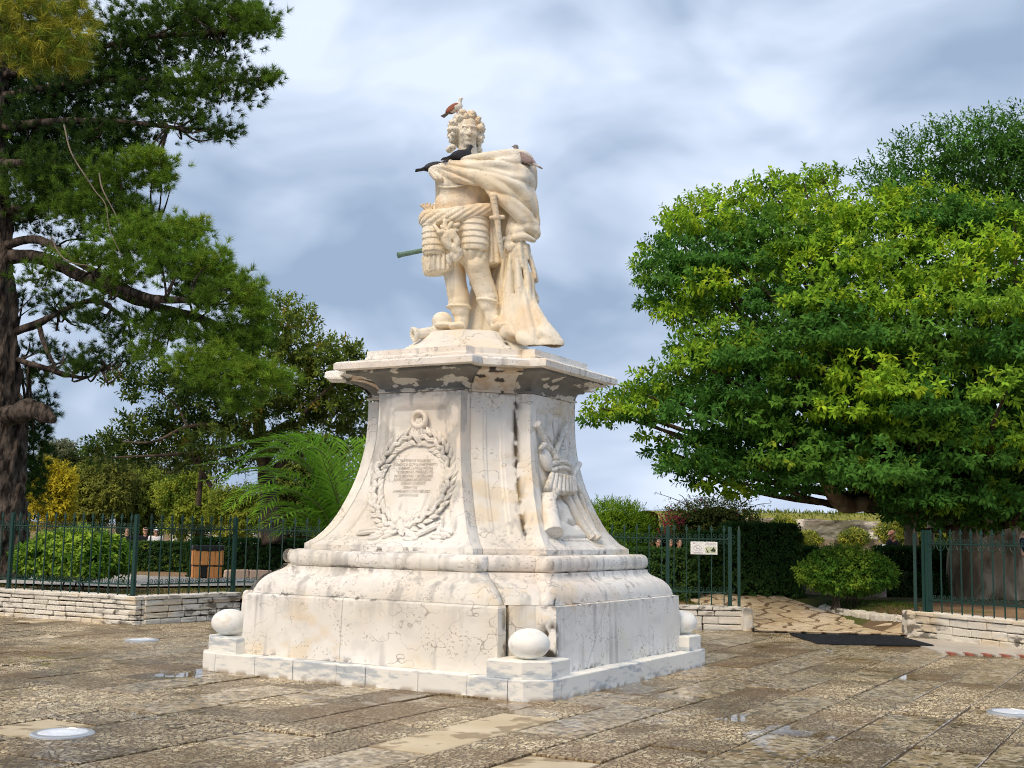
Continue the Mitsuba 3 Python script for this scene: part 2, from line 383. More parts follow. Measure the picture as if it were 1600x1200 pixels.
# ------------------------------------------------------------------ sculpting on a grid of distances
class Clay:
    def __init__(self, lo, hi, h):
        self.lo, self.h = np.array(lo, float), h
        self.n = np.ceil((np.array(hi) - self.lo) / h).astype(int) + 1
        self.D = np.full(self.n, 9.0, np.float32)

    def win(self, lo, hi):
        i0 = np.clip(np.floor((np.asarray(lo) - self.lo) / self.h).astype(int), 0, self.n); i1 = np.clip(np.ceil((np.asarray(hi) - self.lo) / self.h).astype(int) + 1, 0, self.n)
        s = tuple(slice(a, b) for a, b in zip(i0, i1))
        if min(i1 - i0) <= 0: return s, None
        g = [self.lo[k] + self.h * np.arange(i0[k], i1[k]) for k in range(3)]
        return s, np.stack(np.meshgrid(*g, indexing='ij'), -1)

    def mixin(self, s, d, k, cut=False):
        a = self.D[s]
        if cut: a = -a
        if k > 0:
            q = np.clip(k - np.abs(a - d), 0, None) / k
            o = np.minimum(a, d) - q * q * k * 0.25
        else: o = np.minimum(a, d)
        self.D[s] = -o if cut else o

    def cone(self, p, q, r0, r1=None, k=0.02, cut=False):
        r1 = r0 if r1 is None else r1
        p, q = np.asarray(p, float), np.asarray(q, float); m = max(r0, r1) + 2 * k + 3 * self.h
        s, X = self.win(np.minimum(p, q) - m, np.maximum(p, q) + m)
        if X is None: return self
        e = q - p; t = np.clip(((X - p) @ e) / max(e @ e, 1e-9), 0, 1)
        d = np.linalg.norm(X - p - t[..., None] * e, axis=-1) - (r0 + (r1 - r0) * t)
        self.mixin(s, d, k, cut); return self

    def rope(self, pts, k=0.02, n=5):
        q = spline(pts, n)
        for a, b in zip(q[:-1], q[1:]): self.cone(a[:3], b[:3], a[3], b[3], k)
        return self

    def ell(self, c, rad, R=None, k=0.02, cut=False):
        c, rad = np.asarray(c, float), np.asarray(rad, float); m = rad.max() + 2 * k + 3 * self.h
        s, X = self.win(c - m, c + m)
        if X is None: return self
        Y = X - c
        if R is not None: Y = Y @ np.asarray(R)
        k0 = np.linalg.norm(Y / rad, axis=-1); k1 = np.linalg.norm(Y / rad**2, axis=-1)
        self.mixin(s, k0 * (k0 - 1) / np.maximum(k1, 1e-6), k, cut); return self

    def clip(self, z0, z1=99.0, slope=0.0, x0=0.0):
        self.zc = (z0, z1, slope, x0); return self

    def mesh(self, warp=None):
        D = self.D
        if warp is not None:
            s, X = self.win(self.lo, self.lo + self.n * self.h); near = np.abs(D) < 0.15
            D = D.copy(); D[near] += warp(X[near])
        if hasattr(self, 'zc'):
            z0, z1, sl, x0 = self.zc; g = [self.lo[k] + self.h * np.arange(self.n[k]) for k in range(3)]
            Z = g[2][None, None, :] + sl * (g[0][:, None, None] - x0); D = np.maximum(D, np.maximum(z0 - Z, Z - z1)).astype(np.float32)
        ins = D < 0
        c = [ins[i:ins.shape[0] - 1 + i, j:ins.shape[1] - 1 + j, l:ins.shape[2] - 1 + l] for i in (0, 1) for j in (0, 1) for l in (0, 1)]
        tot = sum(x.astype(np.int8) for x in c); act = (tot > 0) & (tot < 8)
        idx = -np.ones(act.shape, int); ijk = np.argwhere(act); idx[act] = np.arange(len(ijk))
        P, W = np.zeros((len(ijk), 3)), np.zeros(len(ijk))
        off_ = [(i, j, l) for i in (0, 1) for j in (0, 1) for l in (0, 1)]
        val = [D[ijk[:, 0] + i, ijk[:, 1] + j, ijk[:, 2] + l] for i, j, l in off_]
        for a in range(8):
            for b in range(a + 1, 8):
                if sum(abs(x - y) for x, y in zip(off_[a], off_[b])) != 1: continue
                m = (val[a] < 0) != (val[b] < 0)
                t = np.where(m, val[a] / np.where(m, val[a] - val[b], 1), 0)
                P += m[:, None] * (np.array(off_[a]) + t[:, None] * (np.array(off_[b]) - np.array(off_[a]))); W += m
        V = (ijk + P / W[:, None]) * self.h + self.lo
        F = []
        for ax in range(3):
            o1, o2 = [(1, 2), (2, 0), (0, 1)][ax]
            sl0 = [slice(None)] * 3; sl1 = [slice(None)] * 3; sl0[ax] = slice(0, -1); sl1[ax] = slice(1, None)
            x = ins[tuple(sl0)] != ins[tuple(sl1)]
            e = np.argwhere(x); e = e[(e[:, o1] > 0) & (e[:, o2] > 0) & (e[:, o1] < act.shape[o1]) & (e[:, o2] < act.shape[o2])]
            q = []
            for d1, d2 in ((0, 0), (-1, 0), (-1, -1), (0, -1)):
                w = e.copy(); w[:, o1] += d1; w[:, o2] += d2; q.append(idx[w[:, 0], w[:, 1], w[:, 2]])
            q = np.stack(q, 1); flip = ~ins[e[:, 0], e[:, 1], e[:, 2]]
            q[flip] = q[flip][:, ::-1]; F += [q[:, [0, 1, 2]], q[:, [0, 2, 3]]]
        F = np.vstack(F); F = F[(F >= 0).all(1)]
        return fix(trimesh.Trimesh(V, F, process=False))


def rotm(ax, ang):
    return trimesh.transformations.rotation_matrix(ang, ax)[:3, :3]


# ------------------------------------------------------------------ the monument's pedestal
ZS = np.array([1.349, 1.41, 1.47, 1.52, 1.60, 1.71, 1.84, 1.97, 2.10, 2.22, 2.36, 2.50, 2.62, 2.73, 2.90, 3.05, 3.152])
AS = np.array([1.632, 1.632, 1.55, 1.51, 1.447, 1.388, 1.333, 1.285, 1.243, 1.210, 1.180, 1.157, 1.143, 1.135, 1.130, 1.128, 1.130])


def a_at(z): return np.interp(z, ZS, AS)


def mon(U, V): return MC + np.multiply.outer(U, MU) + np.multiply.outer(V, MV)


SIDES = [((1, 0), (0, 1)), ((0, 1), (-1, 0)), ((-1, 0), (0, -1)), ((0, -1), (1, 0))]   # outward normal and sideways direction in (u, v)


def plan(side, n, s):
    """(n outwards, s sideways) on a side to world x, y"""
    (nu, nv), (su, sv) = SIDES[side]
    n, s = np.asarray(n, float), np.asarray(s, float)
    return mon(n * nu + s * su, n * nv + s * sv)


def side_piece(side, prof, detail=0, disp=None, inner=0.45, gap=0.0, cut=None):
    """one face stone of a course; prof: rows (z, a, b, d)"""
    rings = []
    for z, a, b, d in prof:
        s0, s1 = (-b + gap, b - gap) if cut is None else (max(cut[0] + gap, -b + gap), min(cut[1] - gap, b - gap))
        if detail:
            s = np.linspace(s0, s1, detail)
            n = a + (disp(s, np.full(detail, z)) if disp else 0)
            N = np.r_[n, a - d, a - d - inner, a - d - inner, a - d]; S = np.r_[s, s1, s1 * 0.8, s0 * 0.8, s0]
        else:
            N, S = np.array([a, a, a - d, a - d - inner, a - d - inner, a - d]), np.array([s0, s1, s1, s1 * 0.8, s0 * 0.8, s0])
        rings.append(np.c_[plan(side, N, S), np.full(len(N), z)])
    return fix(loft(rings, poly_caps=True))


def corner_piece(k, prof, inner=0.3, gap=0.006, proud=0.0, detail=0, disp=None):
    """the corner stone between side k and side k+1: the chamfer panel"""
    rings = []
    for z, a, b, d in prof:
        n0, s0 = a - d, b                       # on side k: (a-d, b); on side k+1: (a-d, -b)
        p0, p1 = plan(k, n0, s0), plan((k + 1) % 4, n0, -s0)
        e = (p1 - p0) / np.linalg.norm(p1 - p0); o = np.array([e[1], -e[0]])
        if (0.5 * (p0 + p1) - MC) @ o < 0: o = -o
        p0, p1 = p0 + e * gap + o * proud, p1 - e * gap + o * proud
        if detail:
            t = np.linspace(0, 1, detail)
            L = np.linalg.norm(p1 - p0)
            front = p0 + np.outer(t, p1 - p0) + np.outer(disp(t * L, L, z), o)
        else:
            front = np.array([p0, p1])
        back = np.array([p1 - o * inner, p0 - o * inner])
        P = np.vstack([front, back])
        rings.append(np.c_[P, np.full(len(P), z)])
    return fix(loft(rings, poly_caps=True))


ped = thing('stone_pedestal', 'tall flared pedestal of weathered white marble with carved reliefs, carrying the statue', 'pedestal')
# plinth course of separate stones
PA, PB = 2.24, 2.03
for k in range(4):
    r = np.random.default_rng(40 + k)
    cuts = [-1.86] + sorted((np.linspace(-1.86, 1.86, 8)[1:-1] + r.uniform(-0.09, 0.09, 6)).tolist()) + [1.86]
    for s0, s1 in zip(cuts[:-1], cuts[1:]):
        o = r.uniform(-0.004, 0.004); h = 0.198 + r.uniform(-0.003, 0.003)
        q = plan(k, [PA + o, PA + o, PA - 0.45, PA - 0.45], [s0 + 0.004, s1 - 0.004, s1 - 0.004, s0 + 0.004])
        m = prism(q, -0.03, h, 0.008)
        put('plinth_stone', fix(m), 'plinth_marble', ped)
    a, b = plan(k, [PA, PA, PA - 0.45], [1.864, PB, 1.864]), plan((k + 1) % 4, [PA, PA], [-PB, -1.864])
    put('plinth_stone', fix(prism(np.array([a[0], a[1], b[0], b[1], a[2]]), -0.03, 0.197, 0.008)), 'plinth_marble', ped)
    a, b = plan(k, [2.20, 2.20, 1.60], [1.60, 1.99, 1.60]), plan((k + 1) % 4, [2.20, 2.20], [-1.99, -1.60])
    put('pad_stone', fix(prism(np.array([a[0], a[1], b[0], b[1], a[2]]), 0.199, 0.368, 0.012)), 'plinth_marble', ped)
# base blocks: faces cut in two, corner stones recessed
bl = [(0.199, 2.072, 1.645, 0.16), (0.80, 2.052, 1.632, 0.16), (0.84, 2.046, 1.628, 0.16), (0.862, 2.026, 1.61, 0.16)]
for k in range(4):
    if k == 1:   # the right face: a crack runs slantwise through its stone
        for part in (0, 1):
            rings = []
            for z, a, b, d in bl:
                c = 0.92 - 1.35 * (z - 0.199) / 0.67 * 0.62 + 0.035 * math.sin(z * 19)
                c = -0.95 + (z - 0.199) * 0.78 + 0.02 * math.sin(z * 23)
                s0, s1 = (-b, c - 0.007) if part == 0 else (c + 0.007, b)
                N = np.array([a, a, a - 0.5, a - 0.5]); S = np.array([s0, s1, s1, s0])
                rings.append(np.c_[plan(k, N, S), np.full(4, z)])
            rr = spline(np.array([r.ravel() for r in rings]), 6).reshape(-1, 4, 3)
            put('base_block', fix(loft(list(rr), poly_caps=True)), 'marble', ped)
    else:
        r = np.random.default_rng(k)
        c = -0.28 if k == 0 else 0.1
        for cut in ((-3, c), (c, 3)):
            put('base_block', side_piece(k, bl, cut=cut, gap=0.0025), 'marble', ped)
    put('corner_block', corner_piece(k, [(0.199, 2.05, 1.632, 0.19), (0.862, 2.03, 1.615, 0.19)], gap=0.018), 'marble', ped)
# ogee course, torus course
t = np.linspace(0, 1, 15)
oz = 0.866 + 0.305 * t
oa = 2.05 - 0.24 * (0.55 * t**2.2 + 0.45 * (3 * t**2 - 2 * t**3)) - 0.012 * (t > 0.97)
ob = np.interp(t, [0, 1], [1.63, 1.222]); od = np.interp(t, [0, 1], [0.16, 0.227])
# bulging at the foot, hollow at the neck
oa = 2.000 - 0.190 * np.where(t < 0.62, 0.42 * (t / 0.62)**2.4, 0.42 + 0.58 * np.sin(np.clip((t - 0.62) / 0.30, 0, 1) * np.pi / 2))
og = list(zip(oz, oa, oa - np.interp(t, [0, 1], [0.43, 0.59]), od))
tt = np.linspace(-1, 1, 13)
ta = 1.755 + 0.058 * np.sqrt(np.clip(1 - tt**2, 0, 1))
to = [(1.172 + 0.0885 * (1 + q), a, a - 0.58, 0.215) for q, a in zip(tt, ta)]
for k in range(4):
    for nm, pr, seed in (('ogee_stone', og, 3), ('torus_stone', to, 5)):
        c = [0.35, 5.0, -0.2, 0.3][k]
        for cut in ((-3, c), (c, 3)) if abs(c) < 2 else ((-3, 3),):
            put(nm, side_piece(k, pr, cut=cut, gap=0.0015), 'marble', ped, smooth=40)
        put('corner_' + nm, corner_piece(k, pr, gap=0.007), 'marble', ped, smooth=40)
# the shaft: four carved faces and four corner panels
zz = np.unique(np.r_[np.linspace(1.351, 3.15, 84), 1.41, 1.412])


def sstep(a, b, x):
    q = np.clip((x - a) / (b - a), 0, 1); return q * q * (3 - 2 * q)


def panel(s, z):
    b = a_at(z) - 0.565
    inx = sstep(0, 0.03, (b - 0.19) - np.abs(s)) * sstep(0, 0.03, 2.985 - z) * sstep(0, 0.03, z - 1.50)
    rim = sstep(0, 0.02, (b - 0.15) - np.abs(s)) * sstep(0, 0.02, 3.02 - z) * sstep(0, 0.02, z - 1.46)
    fillet = np.where(z < 1.412, 0.0, 1.0)
    return -(0.028 * inx + 0.012 * rim) * fillet


def corner_panel(x, L, z):
    inx = sstep(0, 0.012, 0.085 - np.abs(x - L * 0.52)) * sstep(0, 0.015, 3.02 - z) * sstep(0, 0.05, z - 1.5)
    rim = sstep(0, 0.012, 0.125 - np.abs(x - L * 0.52)) * sstep(0, 0.015, 3.055 - z) * sstep(0, 0.05, z - 1.46)
    return -(0.014 * inx + 0.010 * rim) * (z > 1.412)


shp = [(z, float(a_at(z)), float(a_at(z)) - 0.565, 0.19) for z in zz]
FACE = []
for k in range(4):
    low = k > 1
    FACE.append(put('shaft_face', side_piece(k, shp[::4] if low else shp, detail=0 if low else 90, disp=None if low else panel), 'marble', ped, smooth=50))
    put('shaft_corner', corner_piece(k, shp[::4] if low else shp, gap=0.008, detail=0 if low else 60, disp=None if low else corner_panel), 'marble', ped, smooth=50)


def on_face(side, s, z, h):
    """points at height h above the shaft face"""
    s, z, h = np.broadcast_arrays(np.asarray(s, float), np.asarray(z, float), np.asarray(h, float))
    return np.concatenate([plan(side, a_at(z) - 0.028 + h, s), z[..., None]], -1)


def relief(side, m, s, z, ang=0.0, h=0.0):
    """a mesh modelled in (s, z, h) laid on the shaft"""
    v = np.array(m.vertices); c, q = math.cos(ang), math.sin(ang)
    x, y = v[:, 0] * c - v[:, 1] * q, v[:, 0] * q + v[:, 1] * c
    p = on_face(side, s + x, z + y, h + v[:, 2])
    return fix(trimesh.Trimesh(p, m.faces, process=False))


def blob(rx, ry, rz, sub=2, tip=0.0):
    m = trimesh.creation.icosphere(sub); v = np.array(m.vertices)
    if tip: v[:, 1] *= 1 - tip * v[:, 0] * np.abs(v[:, 0]) * 0.5; v[:, 1] *= np.sqrt(np.clip(1.02 - np.clip(v[:, 0], 0, 1)**2 * tip, 0.02, 2))
    m.vertices = v * [rx, ry, rz]
    return m


def leafblob(rx, ry, rz):
    m = blob(rx, ry, rz, 2, 0.8); v = np.array(m.vertices)
    v[:, 2] -= 0.35 * rz * np.exp(-(v[:, 1] / (0.16 * ry))**2) * (v[:, 2] > 0)
    m.vertices = v
    return m


LF, RF = FACE[0], FACE[1]
r = np.random.default_rng(3)
lb = [leafblob(0.062, 0.027, 0.026), leafblob(0.072, 0.027, 0.024)]
CS, CZ, WX, WZ = 0.005, 2.14, 0.485, 0.505
for half in (-1, 1):
    for i in range(21):
        ph = -math.pi / 2 + half * (i + 0.5 + 0.0) / 21 * math.pi * 0.985
        for row in (-1, 0, 1):
            q = 1 + row * 0.135 + r.normal(0, 0.010); ph += 0.035 * row * half
            s, z = CS + WX * q * math.cos(ph), CZ + WZ * q * math.sin(ph)
            tang = math.atan2(WZ * math.cos(ph) * half, -WX * math.sin(ph) * half)
            put('wreath_leaf', relief(0, lb[abs(row)], s, z, tang - half * row * 0.62 + (0.45 * (-1)**i if row == 0 else 0) + r.normal(0, 0.12), 0.026 + 0.026 * (row == 0) + r.uniform(0, .010)), 'marble', LF, smooth=True)
rib = []
for ph in (math.pi / 2, -math.pi / 2 + 0.05, 0.1, math.pi - 0.1):          # ribbon windings round the wreath
    for o in (-0.05, 0.0, 0.05):
        e = np.linspace(-0.16, 0.16, 9)
        pp = ph + o + e * 0.7
        P = on_face(0, CS + WX * (1 + e) * np.cos(pp), CZ + WZ * (1 + e) * np.sin(pp), 0.065 - 1.6 * e**2)
        rib.append(tube(P, 0.019, 6))
for pts in ([(0.06, 1.66), (-0.02, 1.60), (-0.09, 1.55), (-0.16, 1.52)], [(-0.53, 1.55), (-0.42, 1.57), (-0.32, 1.58), (-0.23, 1.56), (-0.27, 1.52), (-0.34, 1.50)],
            [(0.08, 1.66), (0.14, 1.60), (0.20, 1.53), (0.27, 1.54), (0.34, 1.60)], [(0.30, 1.56), (0.40, 1.62), (0.50, 1.66), (0.52, 1.59), (0.60, 1.57), (0.70, 1.555)],
            [(-0.30, 1.50), (-0.22, 1.53), (-0.15, 1.60), (-0.10, 1.63)], [(0.12, 1.52), (0.22, 1.505), (0.30, 1.53)], [(0.46, 1.54), (0.56, 1.53), (0.66, 1.54)]):
    q = spline(pts, 6); n = len(q)
    for o in (-0.018, 0.018):
        rib.append(tube(on_face(0, q[:, 0] + o * 0.4, q[:, 1] + o, 0.02 + 0.018 * np.sin(np.linspace(0.3, 9, n))), 0.026 * (0.6 + 0.4 * np.sin(np.linspace(0.3, 2.9, n))), 7))
put('wreath_ribbon', cat_(rib), 'marble', LF, smooth=40, kind='stuff')
an = np.linspace(0, 2 * np.pi, 33)[:-1]
ringp = on_face(0, 0.025 + 0.088 * np.cos(an), 2.835 + 0.085 * np.sin(an), 0.055)
put('hanging_ring', tube(np.vstack([ringp, ringp[:2]]), 0.030, 8, False), 'marble', LF, smooth=True)
sus = []
for o in (-0.04, -0.015, 0.012, 0.038):
    q = spline([(0.02 + o * 0.5, 2.845), (0.02 + o, 2.78), (0.01 + o * 1.5, 2.70), (0.0 + o * 2, 2.63)], 5)
    sus.append(tube(on_face(0, q[:, 0], q[:, 1], 0.05), 0.02, 6))
put('hanging_strap', cat_(sus), 'marble', LF, smooth=40)
mz = np.linspace(0, 1, 12); md = []
rr_ = [(0.43 * q, 0.45 * q, 0.022 * math.sqrt(max(0, 1 - (q * 0.98)**4))) for q in np.linspace(1, 0.02, 12)]
put('medallion', fix(loft([on_face(0, CS + a * np.cos(an), CZ + b * np.sin(an), h) for a, b, h in rr_])), 'marble', LF, smooth=True)
words = ['MATTHIAE IOHANNI', 'COMITI A SCHVLEMBVRGIO', 'SVMMO TERRESTRIVM', 'COPIARVM PRAEFECTO', 'IN CORCYRAE OBSIDIONE', 'FORTISSIMO ASSERTORI', 'ADHVC VIVENTI', 'SENATVS', 'ANNO MDCCXVI DIE XII', 'SEPTEMBRIS']
let = []
for i, wd in enumerate(words):
    m = meshkit.text_mesh(wd, 0.030, 0.003)
    v = np.array(m.vertices); w = v[:, 0].max() - v[:, 0].min()
    sc = min(1.0, (0.52 if i in (0, 9) else 0.62) / w); v[:, 0] = (v[:, 0] - v[:, 0].mean()) * sc
    z = 2.365 - i * 0.0435; s = CS + v[:, 0]
    e = np.sqrt(np.clip((s - CS)**2 / 0.16 + (z - CZ)**2 / 0.176, 0, 0.99))
    let.append(trimesh.Trimesh(on_face(0, s, z + v[:, 1] - 0.012, 0.022 * np.sqrt(1 - (e * .98)**4) + v[:, 2] + 0.0025 + 0.0045 * np.clip(1 - e, 0, 1)), m.faces, process=False))
put('inscription', cat_(let), 'letter_grey', LF, label='engraved Latin inscription in rows of small grey capitals inside the wreath')
# right face: a trophy of arms
def pole(a, b, r0, r1=None, h=0.05, n=8, name='pole'):
    q = np.linspace(0, 1, 9)
    P = on_face(1, a[0] + (b[0] - a[0]) * q, a[1] + (b[1] - a[1]) * q, h)
    put(name, tube(P, np.linspace(r0, r1 or r0, 9), n), 'marble', RF, smooth=45)


def cloth(pts, name, h=0.04, folds=6, amp=0.02, seed=0):
    """a draped piece: outline pts (s, z), folds across"""
    pg = Polygon(pts); x0, y0, x1, y1 = pg.bounds
    g = []
    xs, ys = np.arange(x0 - 0.02, x1 + 0.02, 0.018), np.arange(y0 - 0.02, y1 + 0.02, 0.018)
    X, Y = np.meshgrid(xs, ys)
    import shapely
    inside = shapely.contains_xy(pg.buffer(0.004), X, Y)
    d = shapely.distance(pg.exterior, shapely.points(X, Y))
    H = np.where(inside, h * np.clip(d / 0.035, 0, 1)**0.5 + amp * np.sin((X * 1.0 + 0.35 * Y) * folds * 6.28 / (x1 - x0) + seed) * np.clip(d / 0.03, 0, 1), -0.02)
    V = on_face(1, X, Y, H).reshape(-1, 3)
    i = np.arange(len(xs) - 1); j = np.arange(len(ys) - 1)
    I, J = np.meshgrid(i, j); a = (J * len(xs) + I).ravel()
    keep = (inside.ravel()[a] | inside.ravel()[a + 1] | inside.ravel()[a + len(xs)] | inside.ravel()[a + len(xs) + 1])
    a = a[keep]; n = len(xs)
    f = np.vstack([np.c_[a, a + 1, a + n + 1], np.c_[a, a + n + 1, a + n]])
    m = trimesh.Trimesh(V, f, process=False)
    put(name, m, 'marble', RF, smooth=60)


pole((-0.45, 2.80), (0.05, 2.38), 0.034, 0.045, 0.055, name='gun_barrel')
pole((-0.46, 2.815), (-0.42, 2.78), 0.055, 0.050, 0.055, name='muzzle_ring')
pole((0.33, 2.90), (-0.08, 2.44), 0.028, 0.034, 0.05, name='flag_staff')
put('staff_knob', relief(1, blob(0.05, 0.05, 0.05), -0.07, 2.46, 0, 0.06), 'marble', RF, smooth=True)
put('staff_knob', relief(1, blob(0.05, 0.06, 0.04), 0.24, 2.78, 0, 0.05), 'marble', RF, smooth=True)
cloth([(0.50, 3.02), (0.56, 2.9), (0.30, 2.46), (0.08, 2.42), (0.10, 2.50)], 'flag', 0.05, 3, 0.012)
cloth([(0.55, 2.72), (0.56, 2.35), (0.46, 2.35), (0.42, 2.55)], 'flag', 0.03, 2, 0.008)
cloth([(-0.1, 2.98), (0.0, 2.98), (0.02, 2.60), (-0.16, 2.70)], 'flag', 0.03, 2, 0.010)
put('helmet', relief(1, blob(0.11, 0.14, 0.065), -0.25, 2.42, 0.35, 0.03), 'marble', RF, smooth=True)
put('helmet_crest', tube(on_face(1, np.linspace(-0.40, -0.20, 8), 2.52 + 0.07 * np.sin(np.linspace(0, 3, 8)), 0.06), 0.03, 7), 'marble', RF, smooth=True)
put('cuirass', relief(1, blob(0.25, 0.21, 0.085, 3), 0.08, 2.37, 0, 0.0), 'marble', RF, smooth=True)
for o in (-0.035, 0.035):
    q = np.linspace(0, 1, 14)
    put('belt', tube(on_face(1, -0.20 + 0.60 * q, 2.33 + o + 0.10 * np.sin(q * 2.6) - 0.10 * q, 0.085 - 0.16 * (q - 0.45)**2), 0.032, 7), 'marble', RF, smooth=True)
for i in range(8):
    q = i / 7
    a, b = (-0.20 + 0.52 * q, 2.26 - 0.02 * q), (-0.42 + 0.66 * q, 2.06 - 0.02 * math.sin(q * 3) + 0.0)
    e = np.linspace(0, 1, 8)
    put('skirt_strip', tube(on_face(1, a[0] + (b[0] - a[0]) * e, a[1] + (b[1] - a[1]) * e, 0.06 + 0.03 * math.sin(q * 3)), np.linspace(0.032, 0.05, 8), 7), 'marble', RF, smooth=True)
pole((0.56, 2.42), (0.10, 2.10), 0.036, 0.03, 0.06, name='crossed_pole')
pole((0.16, 2.40), (0.56, 1.98), 0.032, 0.03, 0.05, name='crossed_pole')
pole((0.20, 2.16), (0.40, 1.52), 0.055, 0.085, 0.03, 10, 'cannon_barrel')
pole((0.47, 2.10), (0.50, 1.53), 0.03, 0.04, 0.03, 8, 'flag_staff')
pole((0.02, 2.14), (0.30, 1.54), 0.05, 0.06, 0.03, 10, 'cannon_barrel')
pole((-0.42, 1.98), (-0.64, 1.58), 0.085, 0.125, 0.05, 12, 'mortar')
put('mortar_rim', relief(1, blob(0.12, 0.055, 0.10), -0.41, 1.99, 0.35, 0.05), 'marble', RF, smooth=True)
put('mortar_rim', relief(1, blob(0.09, 0.07, 0.08), -0.28, 2.06, 0.2, 0.05), 'marble', RF, smooth=True)
cloth([(-0.30, 1.92), (-0.10, 1.98), (0.05, 1.92), (0.12, 1.66), (-0.06, 1.72), (-0.22, 1.66)], 'banner', 0.05, 3, 0.012)
cloth([(-0.42, 1.70), (-0.20, 1.74), (0.0, 1.66), (0.12, 1.70), (0.22, 1.54), (-0.50, 1.525)], 'shield', 0.06, 1, 0.004)
for i in range(9):
    put('shield_boss', relief(1, blob(0.028, 0.022, 0.03, 1), -0.42 + 0.075 * i, 1.52 + 0.004 * (i % 2), 0, 0.01), 'marble', RF, smooth=True)
# cornice: cove, two slabs, socle
t = np.linspace(0, 1, 14)
cv = [(3.156, 1.150, 0.575, 0.20), (3.176, 1.150, 0.575, 0.20)] + [(3.18 + 0.185 * math.sin(q * math.pi / 2), 1.135 + 0.275 * (1 - math.cos(q * math.pi / 2)), 0.56 + 0.275 * (1 - math.cos(q * math.pi / 2)), 0.20) for q in t] + [(3.396, 1.415, 0.84, 0.20)]
sl = [(3.398, 1.50, 0.915, 0.205), (3.404, 1.522, 0.936, 0.207), (3.470, 1.522, 0.936, 0.207), (3.492, 1.500, 0.915, 0.207), (3.502, 1.46, 0.88, 0.207)]
st = [(3.504, 1.250, 0.69, 0.17), (3.56, 1.254, 0.69, 0.17), (3.575, 1.235, 0.675, 0.17), (3.64, 1.235, 0.675, 0.17)]
for k in range(4):
    put('cove_stone', side_piece(k, cv, inner=0.3), 'cove_stone', ped, smooth=40)
    put('corner_cove_stone', corner_piece(k, cv, gap=0.010, inner=0.2), 'cove_stone', ped, smooth=40)
    put('slab', side_piece(k, sl, inner=0.4), 'marble', ped, smooth=30)
    put('corner_slab', corner_piece(k, sl, gap=0.006, inner=0.5), 'marble', ped, smooth=30)
    put('step_slab', side_piece(k, st, inner=0.5), 'marble', ped, smooth=30)
    put('corner_step_slab', corner_piece(k, st, gap=0.004, inner=0.5), 'marble', ped, smooth=30)
pl = lambda a, b, d, z: np.vstack([np.c_[plan(k, [a, a, a - d], [-b, b, b]), np.full(3, z)] for k in range(4)])
put('core', fix(loft([pl(1.75, 1.6, 0.05, 0.0), pl(1.75, 1.5, 0.05, 0.86), pl(1.5, 1.0, 0.2, 1.17), pl(1.45, 0.9, 0.2, 1.36), pl(1.02, 0.48, 0.2, 2.1), pl(0.88, 0.36, 0.2, 3.1), pl(0.9, 0.4, 0.2, 3.4), pl(0.95, 0.5, 0.2, 3.63)], poly_caps=True)), 'mortar_dark', ped)
sa = np.arange(10) / 10 * 2 * np.pi + 0.2
SC = np.array([-0.53, 14.72])
ring = lambda rx, z, ry=None: np.c_[SC[0] + rx * np.cos(sa), SC[1] + (ry or rx) * np.sin(sa), np.full(10, z)]
put('socle', fix(loft([ring(0.95, 3.642), ring(0.92, 3.70), ring(0.70, 3.85), ring(0.69, 3.86), ring(0.60, 3.955), ring(0.575, 3.966)], poly_caps=True)), 'marble', ped)
# the broken piece of slab lying at the left corner
put('broken_chip', cbox(0.20, 0.26, 0.05, 0.015).apply_translation([*plan(3, 1.30, 0.98), 3.37]), 'marble', ped)

# ------------------------------------------------------------------ four stone balls on the pads
OG = 'white stone balls on the corner pads of the pedestal'
for k, lab in ((0, 'white egg-shaped stone ball on the front corner pad of the pedestal, nearest the viewer'), (1, 'white stone ball on the right corner pad, half hidden behind the pedestal'),
               (3, 'white stone ball on the left corner pad beside the low wall')):
    q = plan(k, 1.955, 0.0) + (plan(k, 0, 1.93) - MC)
    m = trimesh.creation.icosphere(4); v = np.array(m.vertices)
    v *= np.array([0.205, 0.205, 0.148]) * (1 + 0.03 * (nfbm(v * 1.5 + k * 5, 3) - 0.5))[:, None]
    m.vertices = v + [*q, 0.370 + 0.144]
    top('stone_ball', m, 'orb_white', lab, 'stone ball', OG, smooth=True)
# ------------------------------------------------------------------ ground and paving
def garden_h(x, y):
    """height of the park ground behind the low walls"""
    x, y = np.asarray(x, float), np.asarray(y, float)
    ramp = np.clip((y - 20.6) / 5.0, 0, 1)
    path = np.exp(-np.clip(np.abs(x - 5.38 + 0.22 * (y - 20.5)) - 1.15, 0, 9)**2 / 0.12)
    base = 0.36 + 0.04 * np.clip((x - 2) / 2, 0, 1)
    far = np.clip((y - 27.5) / 8.0, 0, 1)
    return base * (1 - path * (1 - ramp * ramp * (3 - 2 * ramp))) * (1 - 0.75 * far * far * (3 - 2 * far))


def pool(u, v):
    return smoothstep(0.565, 0.61, fbm(u * 2.0 + 4, v * 2.0, 0.5, 3)) * smoothstep(0.38, 0.54, noise(u * 0.45 + 8.3, v * 0.45 + 2.1, 3.0))


def pebble_bump(p, n, uv):
    u, v = UVd(p)
    d1, d2, w = voronoi(u * 19 + 1.6 * noise(u * 5, v * 5), v * 24)
    wet = pool(u, v)
    return (0.007 * smoothstep(0.0, 0.35, d2 - d1) + 0.010 * fbm(u * 3, v * 3, 1.0, 2)) * (1 - wet)


